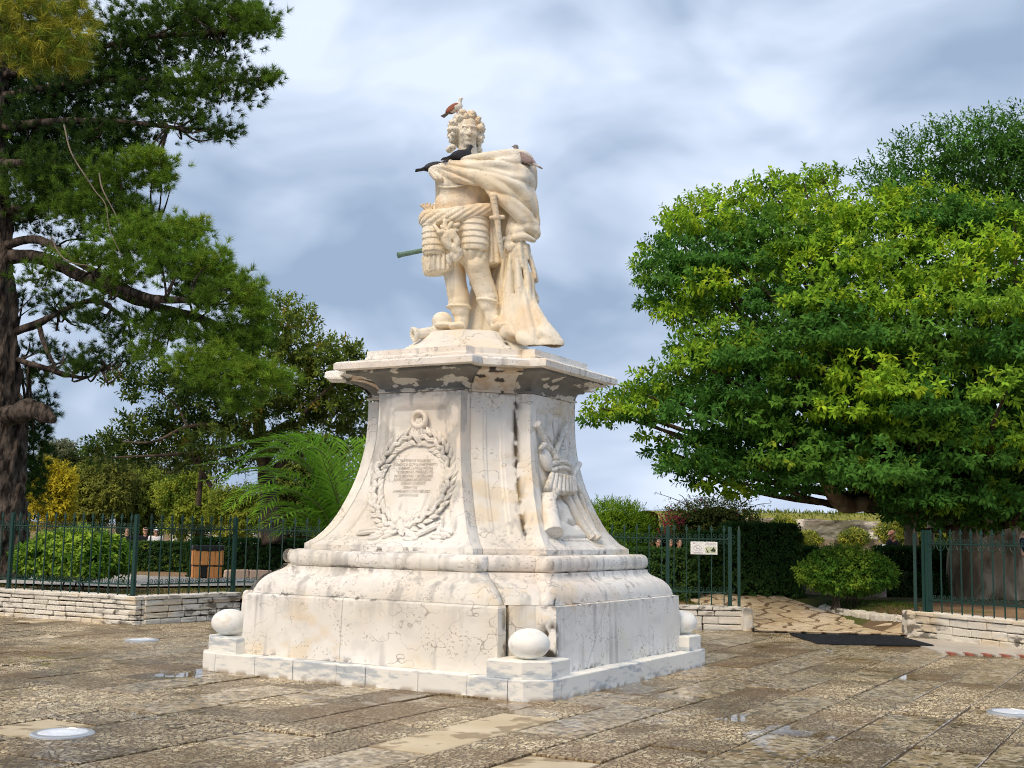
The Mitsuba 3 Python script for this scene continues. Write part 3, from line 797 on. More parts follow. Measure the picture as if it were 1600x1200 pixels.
def pebble_col(p, n, uv):
    u, v = UVd(p)
    d1, d2, w = voronoi(u * 19 + 1.6 * noise(u * 5, v * 5), v * 24)
    e = smoothstep(0.05, 0.30, d2 - d1)
    strip_ = cell_rand(dr.floor((v - 3.37) / 0.57), dr.floor(u / 1.9 + 0.37 * dr.floor((v - 3.37) / 0.57)), 5.0)
    st = mix((0.25, 0.175, 0.085), (0.72, 0.62, 0.42), w)
    c = mix((0.075, 0.052, 0.028), st, e)
    c = mix(c, (0.09, 0.06, 0.025), 0.60 * smoothstep(0.42, 0.62, fbm(u * 1.4, v * 1.4, 2.0, 4)))
    c = c * (0.72 + 0.5 * strip_)
    return mix(c, (0.15, 0.085, 0.03), 0.45 * smoothstep(0.5, 0.68, fbm(u * 0.8 + 7, v * 0.8, 2.0, 3)))


def wet_rough(p, n, uv):
    u, v = UVd(p)
    return 0.27 - 0.24 * pool(u, v) - 0.11 * smoothstep(0.45, 0.6, fbm(u * 3, v * 3, 5.0, 2))


def flag_col(p, n, uv):
    u, v = UVd(p)
    r = cell_rand(dr.floor(v / 0.57 - 0.0), dr.floor(u / 1.7), 3.0)
    f = fbm(u * 2.5, v * 2.5, 4.0, 4)
    c = mix((0.15, 0.11, 0.06), (0.44, 0.36, 0.22), f * 0.9 + 0.25 * (r - 0.5))
    c = mix(c, (0.30, 0.20, 0.09), 0.5 * smoothstep(0.5, 0.7, fbm(u * 1.2 + 5, v * 1.2, 1.0, 3)))
    pits = smoothstep(0.46, 0.66, fbm(u * 24, v * 20, 8.0, 4))
    c = mix(c, (0.06, 0.045, 0.026), 0.8 * pits)
    worn = smoothstep(0.50, 0.72, fbm(u * 24 + 4, v * 30, 3.0, 3))
    return mix(c, (0.58, 0.52, 0.40), 0.6 * worn)


def flag_bump(p, n, uv):
    u, v = UVd(p)
    wet = pool(u, v)
    return (0.014 * fbm(u * 9, v * 12, 3.0, 4) + 0.01 * fbm(u * 2, v * 2, 1.0, 2)) * (1 - 0.95 * wet)


bumped('pebble_stone', pebble_col, wet_rough, pebble_bump, 0.5)
bumped('flag_stone', flag_col, wet_rough, flag_bump, 0.5)
bumped('pale_stone', lambda p, n, uv: mix(mix((0.42, 0.34, 0.20), (0.58, 0.50, 0.36), fbm(p.x * 3, p.y * 3, p.z, 4)), (0.16, 0.10, 0.04), 0.7 * smoothstep(0.55, 0.7, fbm(p.x * 6, p.y * 6, 2.0, 3))), 0.4, flag_bump, 0.5)
bumped('earth', lambda p, n, uv: mix(mix((0.13, 0.085, 0.05), (0.24, 0.165, 0.10), fbm(p.x * 1.5, p.y * 1.5, 0.0, 4)), (0.06, 0.085, 0.02), smoothstep(0.52, 0.66, fbm(p.x * 0.5 + 3, p.y * 0.5, 0.0, 3)) * 0.9), 0.9,
       lambda p, n, uv: 0.05 * fbm(p.x * 8, p.y * 8, 0.0, 4), 0.2)
bumped('garden_paving', lambda p, n, uv: mix((0.25, 0.235, 0.205), (0.37, 0.35, 0.31), fbm(p.x * 2, p.y * 2, 0.0, 4)), 0.6, lambda p, n, uv: 0.01 * fbm(p.x * 9, p.y * 9, 0.0, 3))
bumped('path_stone', lambda p, n, uv: mix(mix((0.46, 0.36, 0.22), (0.66, 0.58, 0.44), fbm(p.x * 1.6, p.y * 1.6, 0.0, 3)), (0.30, 0.20, 0.10), 0.5 * smoothstep(0.55, 0.7, fbm(p.x * 5, p.y * 5, 0.0, 3))), 0.4,
       lambda p, n, uv: 0.014 * fbm(p.x * 10, p.y * 10, 0.0, 4))
bumped('concrete', lambda p, n, uv: mix((0.36, 0.32, 0.27), (0.48, 0.45, 0.40), fbm(p.x * 3, p.y * 3, 0.0, 4)), 0.35, lambda p, n, uv: 0.006 * fbm(p.x * 20, p.y * 20, 0.0, 3))
bumped('fort_stone', lambda p, n, uv: mix(mix((0.20, 0.17, 0.13), (0.62, 0.58, 0.50), smoothstep(0.35, 0.62, fbm(p.x * 0.9, p.y * 0.9, p.z * 1.6, 4))), (0.10, 0.10, 0.06), smoothstep(0.5, 0.62, fbm(p.x * 0.5 + 4, p.y * 0.5, p.z * 0.5, 3)) * 0.7), 0.9,
       lambda p, n, uv: 0.2 * fbm(p.x * 2, p.y * 2, p.z * 3, 4), 0.2, eps=1e-2)
bumped('mown_grass', lambda p, n, uv: mix((0.10, 0.12, 0.025), (0.25, 0.24, 0.06), fbm(p.x * 0.8, p.y * 0.8, 0.0, 4)), 0.9, lambda p, n, uv: 0.1 * fbm(p.x * 3, p.y * 3, 0.0, 3), 0.2, eps=1e-2)
bumped('fort_painted_shade', lambda p, n, uv: mix((0.05, 0.042, 0.028), (0.20, 0.165, 0.11), smoothstep(0.4, 0.65, fbm(p.x * 2.2, p.y, p.z * 0.35, 4))), 0.9, None, 0.2)  # shade on the lower wall, painted in as dark streaked brown
plain('joint_earth', (0.15, 0.105, 0.065), 0.8, 0.3)
plain('kerb_pink', (0.48, 0.38, 0.31), 0.8, 0.2)
plain('brick_red', (0.30, 0.10, 0.065), 0.6, 0.4)

# base sheet, out to the horizon; the square; the park ground
gx = np.array([-900, -300, -100, -30, 0, 30, 100, 300, 900.0])
G = np.array([[x, y, -0.05] for y in np.r_[-200, -20, 10, 40, 100, 300, 1500] for x in gx])
fq = [[j * 9 + i, j * 9 + i + 1, (j + 1) * 9 + i + 1, (j + 1) * 9 + i] for j in range(6) for i in range(8)]
structure('ground', (G, np.array(fq)), 'earth', 'brown earth and thin grass beyond the square')
q = np.array([mon(-14, -18), mon(16, -18), mon(16, 16), mon(-14, 16)])
structure('paving_bed', (np.c_[q, np.full(4, -0.012)], np.array([[0, 1, 2, 3]])), 'mortar_dark', 'dark sand bed in the joints of the square')
pav = thing('square_paving', 'wet brown paving of pebble panels and worn stone slabs round the pedestal', 'paving', kind='structure')
wall_line = Polygon([(-14, -2), (14, -2), (13, 11), (7.55, 18.4), (6.70, 20.2), (6.7, 20.75), (4.0, 20.85), (-4.5, 21.3), (-5.9, 19.6), (-11.5, 22.6)])
def polar(pt): return math.hypot(*pt)
slabs = []
r = np.random.default_rng(12)
for i in range(-26, 20):
    v0 = 3.37 + 0.57 * i
    u = -13 + r.uniform(0, 1)
    while u < 12:
        L = r.choice([0.7, 0.95, 1.25, 1.6, 2.0])
        u1 = u + L
        g = 0.009
        P = Polygon(np.array([mon(u + g, v0 + g), mon(u1 - g, v0 + g), mon(u1 - g, v0 + 0.57 - g), mon(u + g, v0 + 0.57 - g)]))
        u = u1
        P = P.intersection(wall_line)
        if P.is_empty or P.area < 0.03 or P.geom_type != 'Polygon': continue
        c = np.array(P.centroid.coords[0])
        uu, vv = (c - MC) @ MU, (c - MC) @ MV
        if max(abs(uu), abs(vv)) < 1.2: continue
        if c[1] < 5.8 or abs(c[0]) > 0.47 * c[1] + 1.2: continue
        slabs.append((c, P, uu, vv))
slabs.sort(key=lambda s: polar(s[0]))
rest = []
for n, (c, P, uu, vv) in enumerate(slabs):
    xy = np.array(P.exterior.coords)[:-1]
    if Polygon(xy).exterior.is_ccw is False: xy = xy[::-1]
    right = c[0] > 0.4
    e = r.random()
    m_ = 'flag_stone' if e < (0.36 if right else 0.14) else 'pebble_stone'
    if not right and e > 0.95: m_ = 'pale_stone'
    if abs(vv - 1.6) < 0.2 and 2.9 < uu < 4.9: m_ = 'pale_stone'
    z = r.uniform(-0.006, 0.006)
    m = fix(prism(xy, -0.03, z, 0.006))
    tl = r.normal(0, 0.003, 2); v = np.array(m.vertices); up = v[:, 2] > -0.02
    v[up, 2] += (v[up, :2] - c) @ tl; m.vertices = v
    if n < 285: put('slab', m, m_, pav)
    else: rest.append((m, m_))
for m_ in ('flag_stone', 'pebble_stone', 'pale_stone'):
    q = [m for m, k in rest if k == m_]
    if q: put({'flag_stone': 'far_slabs', 'pebble_stone': 'far_pebble_panels', 'pale_stone': 'far_pale_slabs'}[m_], cat_(q), m_, pav, kind='stuff')
# park ground behind the walls
import shapely
from shapely.strtree import STRtree
def cells(pg, xs, ys):
    out = []
    shapely.prepare(pg)
    for x0, x1 in zip(xs[:-1], xs[1:]):
        for y0, y1 in zip(ys[:-1], ys[1:]):
            c = sbox(x0, y0, x1, y1)
            if shapely.contains_properly(pg, c): out.append(np.array([(x0, y0), (x1, y0), (x1, y1), (x0, y1)]))
            elif shapely.intersects(pg, c):
                c = pg.intersection(c)
                for g in getattr(c, 'geoms', [c]):
                    if g.geom_type == 'Polygon' and g.area > 1e-4: out.append(np.array(g.exterior.coords)[:-1])
    V, Fc, o = [], [], 0
    for p in out:
        t = earcut(p); V.append(p); Fc.append(t + o); o += len(p)
    return np.vstack(V), np.vstack(Fc)


park = Polygon([(-60, 17), (60, 17), (60, 120), (-60, 120)]).difference(wall_line.buffer(0.10)).difference(Polygon([(-60, 10), (-11.4, 10), (-11.4, 22.7), (-60, 48)]))
park = max(getattr(park, 'geoms', [park]), key=lambda g: g.area)
V, f = cells(park, np.r_[np.linspace(-60, -14, 10), np.arange(-13.5, 14, 0.5), np.linspace(14.5, 60, 10)], np.r_[np.arange(17.0, 34, 0.5), np.linspace(35, 120, 16)])
structure('park_ground', (np.c_[V, garden_h(V[:, 0], V[:, 1]) + 0.05 * (nfbm(np.c_[V * 1.2, V[:, :1] * 0], 3) - 0.5) - 0.01], f), 'earth', 'brown park earth with patches of thin grass behind the low walls')


def sheet(poly, dz, step=0.35):
    """a sheet over the park ground inside a polygon"""
    x0, y0, x1, y1 = Polygon(poly).bounds
    pg = Polygon(poly); out = []
    for x in np.arange(x0, x1, step):
        for y in np.arange(y0, y1, step):
            c = pg.intersection(sbox(x, y, x + step, y + step))
            if c.geom_type == 'Polygon' and c.area > 1e-4:
                p = np.array(c.exterior.coords)[:-1]
                t = earcut(p)
                out.append(trimesh.Trimesh(np.c_[p, garden_h(p[:, 0], p[:, 1]) + dz], t, process=False))
    return cat_(out)


structure('park_path', sheet([(-15, 25.0), (-7.5, 23.6), (-4.2, 25.6), (-3.2, 30), (-5, 31.5), (-9, 31), (-10.5, 35.5), (-18, 37)], 0.035, 0.8), 'garden_paving', 'pale grey paved path of the park behind the left fence')
# crazy-paved path through the gateway
fp = thing('flagstone_path', 'crazy paving of cream stones rising through the open gateway', 'path', kind='structure')
gate = Polygon([(4.12, 20.5), (6.62, 20.2), (6.75, 20.8), (6.25, 22.2), (5.9, 23.4), (5.5, 24.9), (3.4, 25.0), (3.75, 22.5), (3.97, 21.3)])
structure('path_bed', sheet(np.array(gate.exterior.coords)[:-1], 0.034, 0.4), 'joint_earth', 'dark joints of the crazy paving')
pts = []
while len(pts) < 130:
    p = np.array([r.uniform(2.8, 6.9), r.uniform(20.0, 25.2)])
    if all(np.hypot(*((p - q) * [1, 0.9])) > 0.29 for q in pts): pts.append(p)
    else:
        TRY = globals().get('TRY', 0) + 1
        if TRY > 6000: break
for c in voronoi_diagram(MultiPoint(pts), envelope=gate.buffer(2)).geoms:
    c = c.intersection(gate).buffer(-0.036)
    if c.geom_type != 'Polygon' or c.area < 0.01: continue
    c = c.buffer(-0.02).buffer(0.02, quad_segs=2).simplify(0.008)
    if c.is_empty or c.geom_type != 'Polygon': continue
    xy = np.array(c.exterior.coords)[:-1]
    if not c.exterior.is_ccw: xy = xy[::-1]
    m = prism(xy, -0.04, 0.0, 0.008); v = np.array(m.vertices)
    v[:, 2] += garden_h(v[:, 0], v[:, 1]) + 0.046 + r.uniform(-0.004, 0.004)
    m.vertices = v
    put('flagstone', m, 'path_stone', fp)
# kerb stones along the right edge of the path
ks = thing('path_kerb', 'row of rough white kerb stones along the right edge of the crazy paving', 'kerb', kind='structure')
P = spline([(6.0, 23.5), (6.32, 22.3), (6.66, 21.4), (6.85, 20.7)], 4)
for i in range(len(P) - 1):
    d = P[i + 1] - P[i]; L = np.linalg.norm(d); mid = (P[i] + P[i + 1]) / 2
    m = rough_block(L * 0.94, 0.2, 0.22, 0.03, 0.012, i + 70)
    m.apply_transform(trimesh.transformations.rotation_matrix(math.atan2(d[1], d[0]), [0, 0, 1])); m.apply_translation([*mid, garden_h(*mid) * 0 + 0.16 + 0.04 * (1 - i / 12)])
    put('kerb_stone', m, 'wall_stone', ks)
# concrete pad, brick strip and rubber mat before the gateway
structure('concrete_pad', fix(prism([(6.2, 17.6), (9.2, 16.8), (9.4, 17.6), (7.75, 18.05), (6.95, 19.75), (6.2, 19.9)], -0.03, 0.014, 0.004)), 'concrete', 'pale concrete strip at the foot of the right wall')
bs = thing('brick_strip', 'strip of red bricks set between pale stones before the right wall', 'paving', kind='structure')
for i in range(26):
    x = 6.15 + i * 0.115; y = 17.42 - (x - 6.15) * 0.26
    m = cbox(0.075, 0.24, 0.04, 0.004).apply_translation([x, y, 0.004])
    put('brick' if i % 2 else 'pale_brick', m, 'brick_red' if i % 2 else 'concrete', bs)
mt = thing('rubber_mat', 'flat black rubber mat lying before the open gateway', 'mat')
q = np.array([(4.66, 18.42), (6.40, 18.45), (6.38, 20.08), (4.62, 20.08)])
put('sheet', fix(prism(q, 0.008, 0.034, 0.004)), 'mat_rubber', mt)
rb = [cbox(1.68, 0.025, 0.006, 0.002).apply_translation([5.52, 18.5 + i * 0.075, 0.036]) for i in range(21)]
put('rib', cat_(rb), 'mat_rib', mt, kind='stuff')
# round lamps let into the paving
for x, y, lab in ((-3.36, 9.44, 'round ground lamp with pale lens, nearest one at the left'), (-5.04, 17.0, 'small far ground lamp near the left low wall'), (4.74, 11.57, 'round ground lamp at the right edge')):
    k = thing('ground_lamp', lab, 'ground lamp', 'round lamps set in the paving')
    an = np.linspace(0, 2 * np.pi, 41)[:-1]
    rg = lambda rr, z: np.c_[x + rr * np.cos(an), y + rr * np.sin(an), np.full(40, z)]
    put('rim', loft([rg(0.235, -0.02), rg(0.235, 0.012), rg(0.225, 0.020), rg(0.185, 0.022), rg(0.180, 0.012)], caps=False), 'lamp_rim', k, smooth=40)
    put('lens', loft([rg(0.184, 0.006)] + [rg(0.184 * math.cos(q), 0.012 + 0.020 * math.sin(q)) for q in np.linspace(0, 1.5, 8)]), 'lamp_lens', k, smooth=True)
# pools of rain water
# ------------------------------------------------------------------ low walls and iron fences
def low_wall(label, a, b, h, rows, seed, stone_len, th=0.36, ends=(True, True)):
    a, b = np.array(a, float), np.array(b, float)
    d = b - a; L = np.linalg.norm(d); d /= L
    nrm = np.array([d[1], -d[0]])
    if nrm @ ((a + b) / 2) > 0: nrm = -nrm
    k = thing('low_stone_wall', label, 'wall', 'low walls of pale cut stone under the iron fences')
    ang = math.atan2(d[1], d[0])
    R = trimesh.transformations.rotation_matrix(ang, [0, 0, 1])
    side = 1 if np.cross(d, nrm) > 0 else -1
    r = np.random.default_rng(seed)
    def place(m, s, n, z):
        m.apply_transform(R); p = a + d * s - nrm * n; m.apply_translation([p[0], p[1], z]); return m
    put('core', place(cbox(L - 0.10, th - 0.09, h - 0.03, 0.005), L / 2, th / 2, (h - 0.03) / 2 - 0.01), 'mortar_dark', k)
    z = -0.02
    hs = np.array(rows) / sum(rows) * (h - 0.065 + 0.02)
    for i, hh in enumerate(hs):
        s = 0.0 if i % 2 else -r.uniform(0, 0.05)
        s = max(s, 0.0)
        while s < L - 0.02:
            w = min(r.uniform(*stone_len) * (0.75 if r.random() < 0.25 else 1), L - s)
            if L - s - w < 0.12: w = L - s
            dep = 0.14
            m = rough_block(w - 0.014, dep, hh - 0.013, 0.012, 0.005, int(r.integers(1e9)))
            put('stone', place(m, s + w / 2, dep / 2 - 0.012 * r.random(), z + hh / 2), 'wall_stone', k)
            s += w
        for e, on in zip((0, 1), ends):
            if on:
                m = rough_block(0.14, th - 0.16, hh - 0.013, 0.012, 0.004, int(r.integers(1e9)))
                put('stone', place(m, 0.072 if e == 0 else L - 0.072, th / 2 + 0.07, z + hh / 2), 'wall_stone', k)
        z += hh
    s = 0.0
    while s < L - 0.02:
        w = min(r.uniform(0.38, 0.75), L - s)
        if L - s - w < 0.2: w = L - s
        m = rough_block(w - 0.010, th + 0.05, 0.062, 0.012, 0.004, int(r.integers(1e9)))
        put('coping_stone', place(m, s + w / 2, th / 2 - 0.004, h - 0.032), 'wall_stone', k)
        s += w
    return k


WA, WB, WC0, WC1 = (-5.91, 19.53), (-11.3, 22.35), (-4.66, 21.44), (4.01, 20.93)
low_wall('low pale stone wall along the left edge, left of the corner', WB, WA, 0.45, (1.1, 1, 1.15, 1, .9), 5, (0.22, 0.62))
low_wall('short low wall with blackened joints running back from the left corner to the pedestal', np.array(WA) + [0.1, 0.15], WC0, 0.45, (1.1, 1, 1.15, 1), 6, (0.22, 0.55))
low_wall('low wall mostly hidden behind the pedestal, ending left of the gateway', WC0, WC1, 0.39, (1, 1.2, .9), 7, (0.25, 0.6))
low_wall('low white stone wall right of the gateway', (6.70, 20.25), (8.35, 16.6), 0.42, (1, 1.15, 1.1), 8, (0.30, 0.50))
for x, y, zz_, lab in ((4.07, 20.86, 0.40, 'upright stone closing the left end of the gateway wall'), (6.66, 20.34, 0.44, 'upright white stone closing the right wall at the gateway')):
    m = rough_block(0.16, 0.34, zz_, 0.02, 0.008, 5); m.apply_translation([x, y, zz_ / 2 - 0.01])
    top('end_stone', m, 'wall_stone', lab, 'stone', 'upright end stones of the low walls')

bar_h0, tip = 0.36, 1.775
def bar_mesh(z0):
    w = 0.0085
    sq = np.array([[-w, -w], [w, -w], [w, w], [-w, w]])
    m = [loft([np.c_[sq, np.full(4, z0)], np.c_[sq, np.full(4, 1.655)]])]
    f = lambda s, t, z: np.c_[sq * [s, t], np.full(4, z)]
    m.append(loft([f(1, 1, 1.650), f(1.6, 1.2, 1.655), f(1.2, 1, 1.672), f(3.2, 1.0, 1.690), f(3.0, .9, 1.700), f(1.6, .8, 1.735), f(.2, .2, tip)]))
    m.append(loft([f(1.7, 1.7, 1.555), f(1.7, 1.7, 1.575)])); m.append(loft([f(1.7, 1.7, 0.63), f(1.7, 1.7, 0.66)]))
    return cat_(m)


def spiral(cx, cz, r0, r1, a0, turns, n=12):
    t = np.linspace(0, 1, n); r_ = r0 + (r1 - r0) * t; a = a0 + turns * 2 * np.pi * t
    return np.c_[cx + r_ * np.cos(a), np.zeros(n), cz + r_ * np.sin(a)]


SP = 0.215
def scroll_pair(sg):
    q = SP * 0.25
    m = [tube(spiral(-q, 0.042 * sg, 0.040, 0.012, -sg * np.pi / 2, sg * 1.15), 0.0055, 5), tube(spiral(q, 0.042 * sg, 0.040, 0.012, -sg * np.pi / 2, -sg * 1.15), 0.0055, 5)]
    return cat_(m)


BAR = mikit.ply(bar_mesh(0.40), 'green_paint'); SC_UP = mikit.ply(scroll_pair(1), 'green_paint'); SC_DN = mikit.ply(scroll_pair(-1), 'green_paint')
ARC = mikit.ply(tube(np.c_[0.088 * np.cos(np.linspace(math.pi, 2 * math.pi, 13)), np.zeros(13), 0.10 * np.sin(np.linspace(math.pi, 2 * math.pi, 13))], 0.006, 5), 'green_paint')
POST = None


def post_mesh(z0, w=0.030, ztop=1.75):
    sq = np.array([[-w, -w], [w, -w], [w, w], [-w, w]])
    return cat_([loft([np.c_[sq, np.full(4, z0)], np.c_[sq, np.full(4, ztop - 0.01)], np.c_[sq * 0.6, np.full(4, ztop)]]), loft([np.c_[sq * 1.8, np.full(4, z0)], np.c_[sq * 1.8, np.full(4, z0 + 0.012)]])])


def fence(label, a, b, posts, z0, arcs=False, skip=None):
    a, b = np.array(a, float), np.array(b, float); d = b - a; L = np.linalg.norm(d); d /= L
    k = thing('iron_fence', label, 'fence', 'green iron fences with spear tops on the low walls')
    ang = math.degrees(math.atan2(d[1], d[0]))
    M = lambda s, z=0: T().translate([float(a[0] + d[0] * s), float(a[1] + d[1] * s), float(z)]).rotate([0, 0, 1], ang)
    for z, hgt in ((1.53, 0.022), (0.62, 0.022)):
        put('rail', mikit.ply(cbox(L, 0.03, hgt, 0.003), 'green_paint'), None, k, tf=M(L / 2, z))
    pm = mikit.ply(post_mesh(z0), 'green_paint')
    for s in posts: put('post', pm, None, k, tf=M(s))
    n = int(L / SP); off = (L - (n - 1) * SP) / 2 if n > 1 else 0
    for i in range(n):
        s = off + i * SP
        if all(abs(s - p) > 0.06 for p in posts): put('bar', BAR, None, k, tf=M(s))
        put('scroll', SC_UP, None, k, tf=M(s + SP / 2, 1.541))
        if arcs:
            put('arc', ARC, None, k, tf=M(s, 1.519 + 0.0))
        else:
            put('scroll', SC_DN, None, k, tf=M(s + SP / 2, 1.519))
        put('scroll', SC_UP, None, k, tf=M(s + SP / 2, 0.631))
    return k


def off(p, q, e): p, q = np.array(p), np.array(q); d = (q - p) / np.linalg.norm(q - p); return p + d * e


fence('green iron fence along the left low wall in front of the leafy bush', (-11.25, 22.47), (-6.0, 19.74), (0.1, 3.0, 5.87 - 0.0), 0.45)
fence('green iron fence running back from the left corner, in front of the tan bin', (-5.94, 19.84), (-4.82, 21.50), (1.99,), 0.45)
fence('green iron fence passing behind the pedestal, with the white notice at its right end', (-4.78, 21.60), (3.86, 21.10), (4.3, 7.55, 8.62), 0.39)
fence('green iron fence on the white wall at the right edge, before the thick pale trunk', (6.86, 20.15), (8.45, 16.75), (0.0, 0.08), 0.42, True)
for (x, y), (ex, ey), lab in (((3.98, 21.10), (4.27, 22.6), 'open left leaf of the iron gate, seen edge-on beside the gate post'), ((6.76, 20.32), (7.16, 21.5), 'open right leaf of the iron gate, seen edge-on beside the gate post')):
    k = thing('gate_leaf', lab, 'gate', 'open leaves of the green iron gate')
    a, b = np.array([x, y]), np.array([ex, ey]); d = (b - a) / np.linalg.norm(b - a); ang = math.degrees(math.atan2(d[1], d[0]))
    L = 1.3
    M = lambda s, z=0: T().translate([float(a[0] + d[0] * s), float(a[1] + d[1] * s), float(z)]).rotate([0, 0, 1], ang)
    for z in (1.50, 1.2, 0.45): put('rail', mikit.ply(cbox(L, 0.03, 0.03, 0.003), 'green_paint'), None, k, tf=M(L / 2, z))
    pm = mikit.ply(post_mesh(0.22, 0.024, 1.70), 'green_paint')
    for s in (0, L): put('stile', pm, None, k, tf=M(s))
    for i in range(1, 7): put('bar', BAR, None, k, tf=M(L * i / 7))
# ------------------------------------------------------------------ vegetation
GAIN = 1.9


def leaf_mesh(l, w, fold=0.25, droop=0.12):
    v = np.array([[0, 0, 0], [-w / 2, 0.42 * l, fold * w], [w / 2, 0.42 * l, fold * w], [0, 0.48 * l, 0], [0, l, -droop * l]])
    return v, np.array([[0, 3, 1], [0, 2, 3], [3, 4, 1], [3, 2, 4]])


def wide_leaf(l, w, fold=.16, droop=.10):
    v = np.array([[0, 0, 0], [-.42 * w, .34 * l, fold * w], [.42 * w, .34 * l, fold * w], [-.46 * w, .66 * l, fold * w - .2 * droop * l], [.46 * w, .66 * l, fold * w - .2 * droop * l], [0, l, -droop * l], [0, .5 * l, 0]])
    return v, np.array([[0, 6, 1], [0, 2, 6], [1, 6, 3], [2, 4, 6], [3, 6, 5], [4, 5, 6]])


def unit(v): return v / (np.linalg.norm(v, axis=-1, keepdims=True) + 1e-12)


def scatter(tmpl, pos, ydir, ndir, scale, col):
    """many copies of a small mesh as one mesh with a colour per copy: its y along ydir, its z near ndir"""
    v, f = tmpl
    y = unit(ydir); x = unit(np.cross(y, ndir)); z = np.cross(x, y)
    M = np.stack([x, y, z], 1)
    V = np.einsum('vk,nkj->nvj', v, M) * np.asarray(scale).reshape(-1, 1, 1) + pos[:, None, :]
    n = len(v)
    Fc = f[None] + (np.arange(len(pos)) * n)[:, None, None]
    return V.reshape(-1, 3), Fc.reshape(-1, 3), np.repeat(col, n, 0)


def merge_vf(parts):
    V, Fc, C, o = [], [], [], 0
    for v, f, c in parts:
        V.append(v); Fc.append(f + o); C.append(c); o += len(v)
    return np.vstack(V), np.vstack(Fc), np.clip(np.vstack(C), 0, 1)


def put_leaves(name, vfc, parent, bsdf='leaf', kind='stuff', **kw):
    v, f, c = vfc
    return put(name, trimesh.Trimesh(v, f, process=False), bsdf, parent, kind=kind, color=np.clip(c * GAIN, 0, .75), **kw)


def sprays(r, pos, dirs, tmpl, n=8, length=0.3, size=1.0, cols=None, spread=1.0, down=0.25, cj=0.25):
    """twigs at pos along dirs, each with n leaves"""
    N = len(pos); d = unit(dirs)
    ref = unit(r.normal(size=(N, 3))); a = unit(np.cross(d, ref)); b = np.cross(d, a)
    P, Y, Nn, S, C = [], [], [], [], []
    for i in range(n):
        t = (i + 0.6) / n
        ph = i * 2.4 + r.uniform(0, 1.0, N)
        rad = np.cos(ph)[:, None] * a + np.sin(ph)[:, None] * b
        y = unit(d * (0.35 + 0.5 * t) + rad * spread * (1.1 - 0.5 * t) + np.array([0, 0, -down]) + 0.15 * r.normal(size=(N, 3)))
        P.append(pos + d * (length * t)); Y.append(y)
        Nn.append(np.array([0, 0, 1.0]) + 0.75 * d + 0.25 * r.normal(size=(N, 3)))
        S.append(size * r.uniform(0.75, 1.2, N) * (1.08 - 0.3 * t)); C.append(cols * r.uniform(1 - cj, 1 + cj, (N, 1)))
    return scatter(tmpl, np.vstack(P), np.vstack(Y), np.vstack(Nn), np.concatenate(S), np.vstack(C))


def in_ball(r, n, shell=0.0):
    v = unit(r.normal(size=(n, 3))); return v * (shell**3 + (1 - shell**3) * r.random((n, 1)))**(1 / 3)


def bark(name, a, b, sx=8, sz=2.5, depth=0.03, ridge=True):
    bumped(name, lambda p, n, uv: mix(a, b, smoothstep(0.3, 0.68, fbm(p.x * sx, p.y * sx, p.z * sz, 4))), 0.9, lambda p, n, uv: depth * fbm(p.x * sx * 1.3, p.y * sx * 1.3, p.z * sz * 1.2, 4), 0.2, eps=4e-3)


bark('bark_pine', (0.014, 0.011, 0.009), (0.105, 0.085, 0.072), 15, 4.2, 0.09)
bark('bark_pale', (0.15, 0.105, 0.065), (0.44, 0.34, 0.23), 4.5, 1.3, 0.06)
bark('bark_twig', (0.15, 0.125, 0.10), (0.26, 0.22, 0.18), 8, 3, 0.02)
bark('bark_dark', (0.04, 0.03, 0.022), (0.12, 0.09, 0.065), 7, 3, 0.03)


def limb(pts, n=6, sides=9, rough=0.06, seed=0):
    """a branch through rows x, y, z, radius"""
    q = spline(pts, n); m = tube(q[:, :3], np.maximum(q[:, 3], 0.004), sides)
    v = np.array(m.vertices); rr = np.repeat(q[:, 3], sides); c = np.repeat(q[:, :3], sides, 0)
    k = len(c); e = v[:k] - c
    v[:k] = c + e * (1 + rough * 2 * (nfbm(v[:k] * 3.5 + seed, 3) - 0.5))[:, None]
    return trimesh.Trimesh(v, m.faces, process=False)


def A(px, py, Y, rad=None):
    p = at(px, py, Y)
    return [*p] if rad is None else [*p, rad]


# ---- the big broad-leaved tree on the right
r = np.random.default_rng(21)
tree = thing('broadleaf_tree', 'large dense broad-leaved evergreen tree with a thick pale trunk on the right', 'tree')
outline = Polygon([(915, 660), (940, 618), (985, 596), (1010, 572), (1045, 560), (1070, 520), (1045, 500), (1008, 492), (1015, 440), (992, 395), (1035, 368), (1060, 360), (1036, 325), (1100, 300), (1150, 300), (1195, 276), (1280, 266), (1330, 268), (1322, 300), (1350, 322), (1375, 296),
                   (1420, 290), (1480, 290), (1600, 330), (1760, 400), (1760, 700), (1640, 825), (1580, 808), (1540, 815), (1480, 802), (1420, 822), (1385, 795), (1372, 765), (1310, 765), (1235, 762), (1160, 775), (1085, 760), (1050, 725), (1005, 690), (985, 650), (945, 668)])
gaps = [((1165, 498), 34, 20), ((1285, 490), 28, 24), ((1050, 668), 45, 20), ((1080, 690), 35, 18), ((1290, 655), 28, 9), ((1222, 775), 20, 10), ((1110, 690), 26, 12), ((1190, 560), 14, 10), ((1330, 420), 14, 9), ((1140, 445), 26, 14), ((1030, 455), 22, 16)]
fl = wide_leaf(0.142, 0.064)


def crown_front(px, py):
    q = 1 - ((px - 1580) / 690)**2 - ((py - 590) / 330)**2
    return 25.6 - 4.6 * np.sqrt(np.clip(q, 0, 1))


def hole(px, py):
    return any(((px - c[0]) / a)**2 + ((py - c[1]) / b)**2 < 1 for c, a, b in gaps)


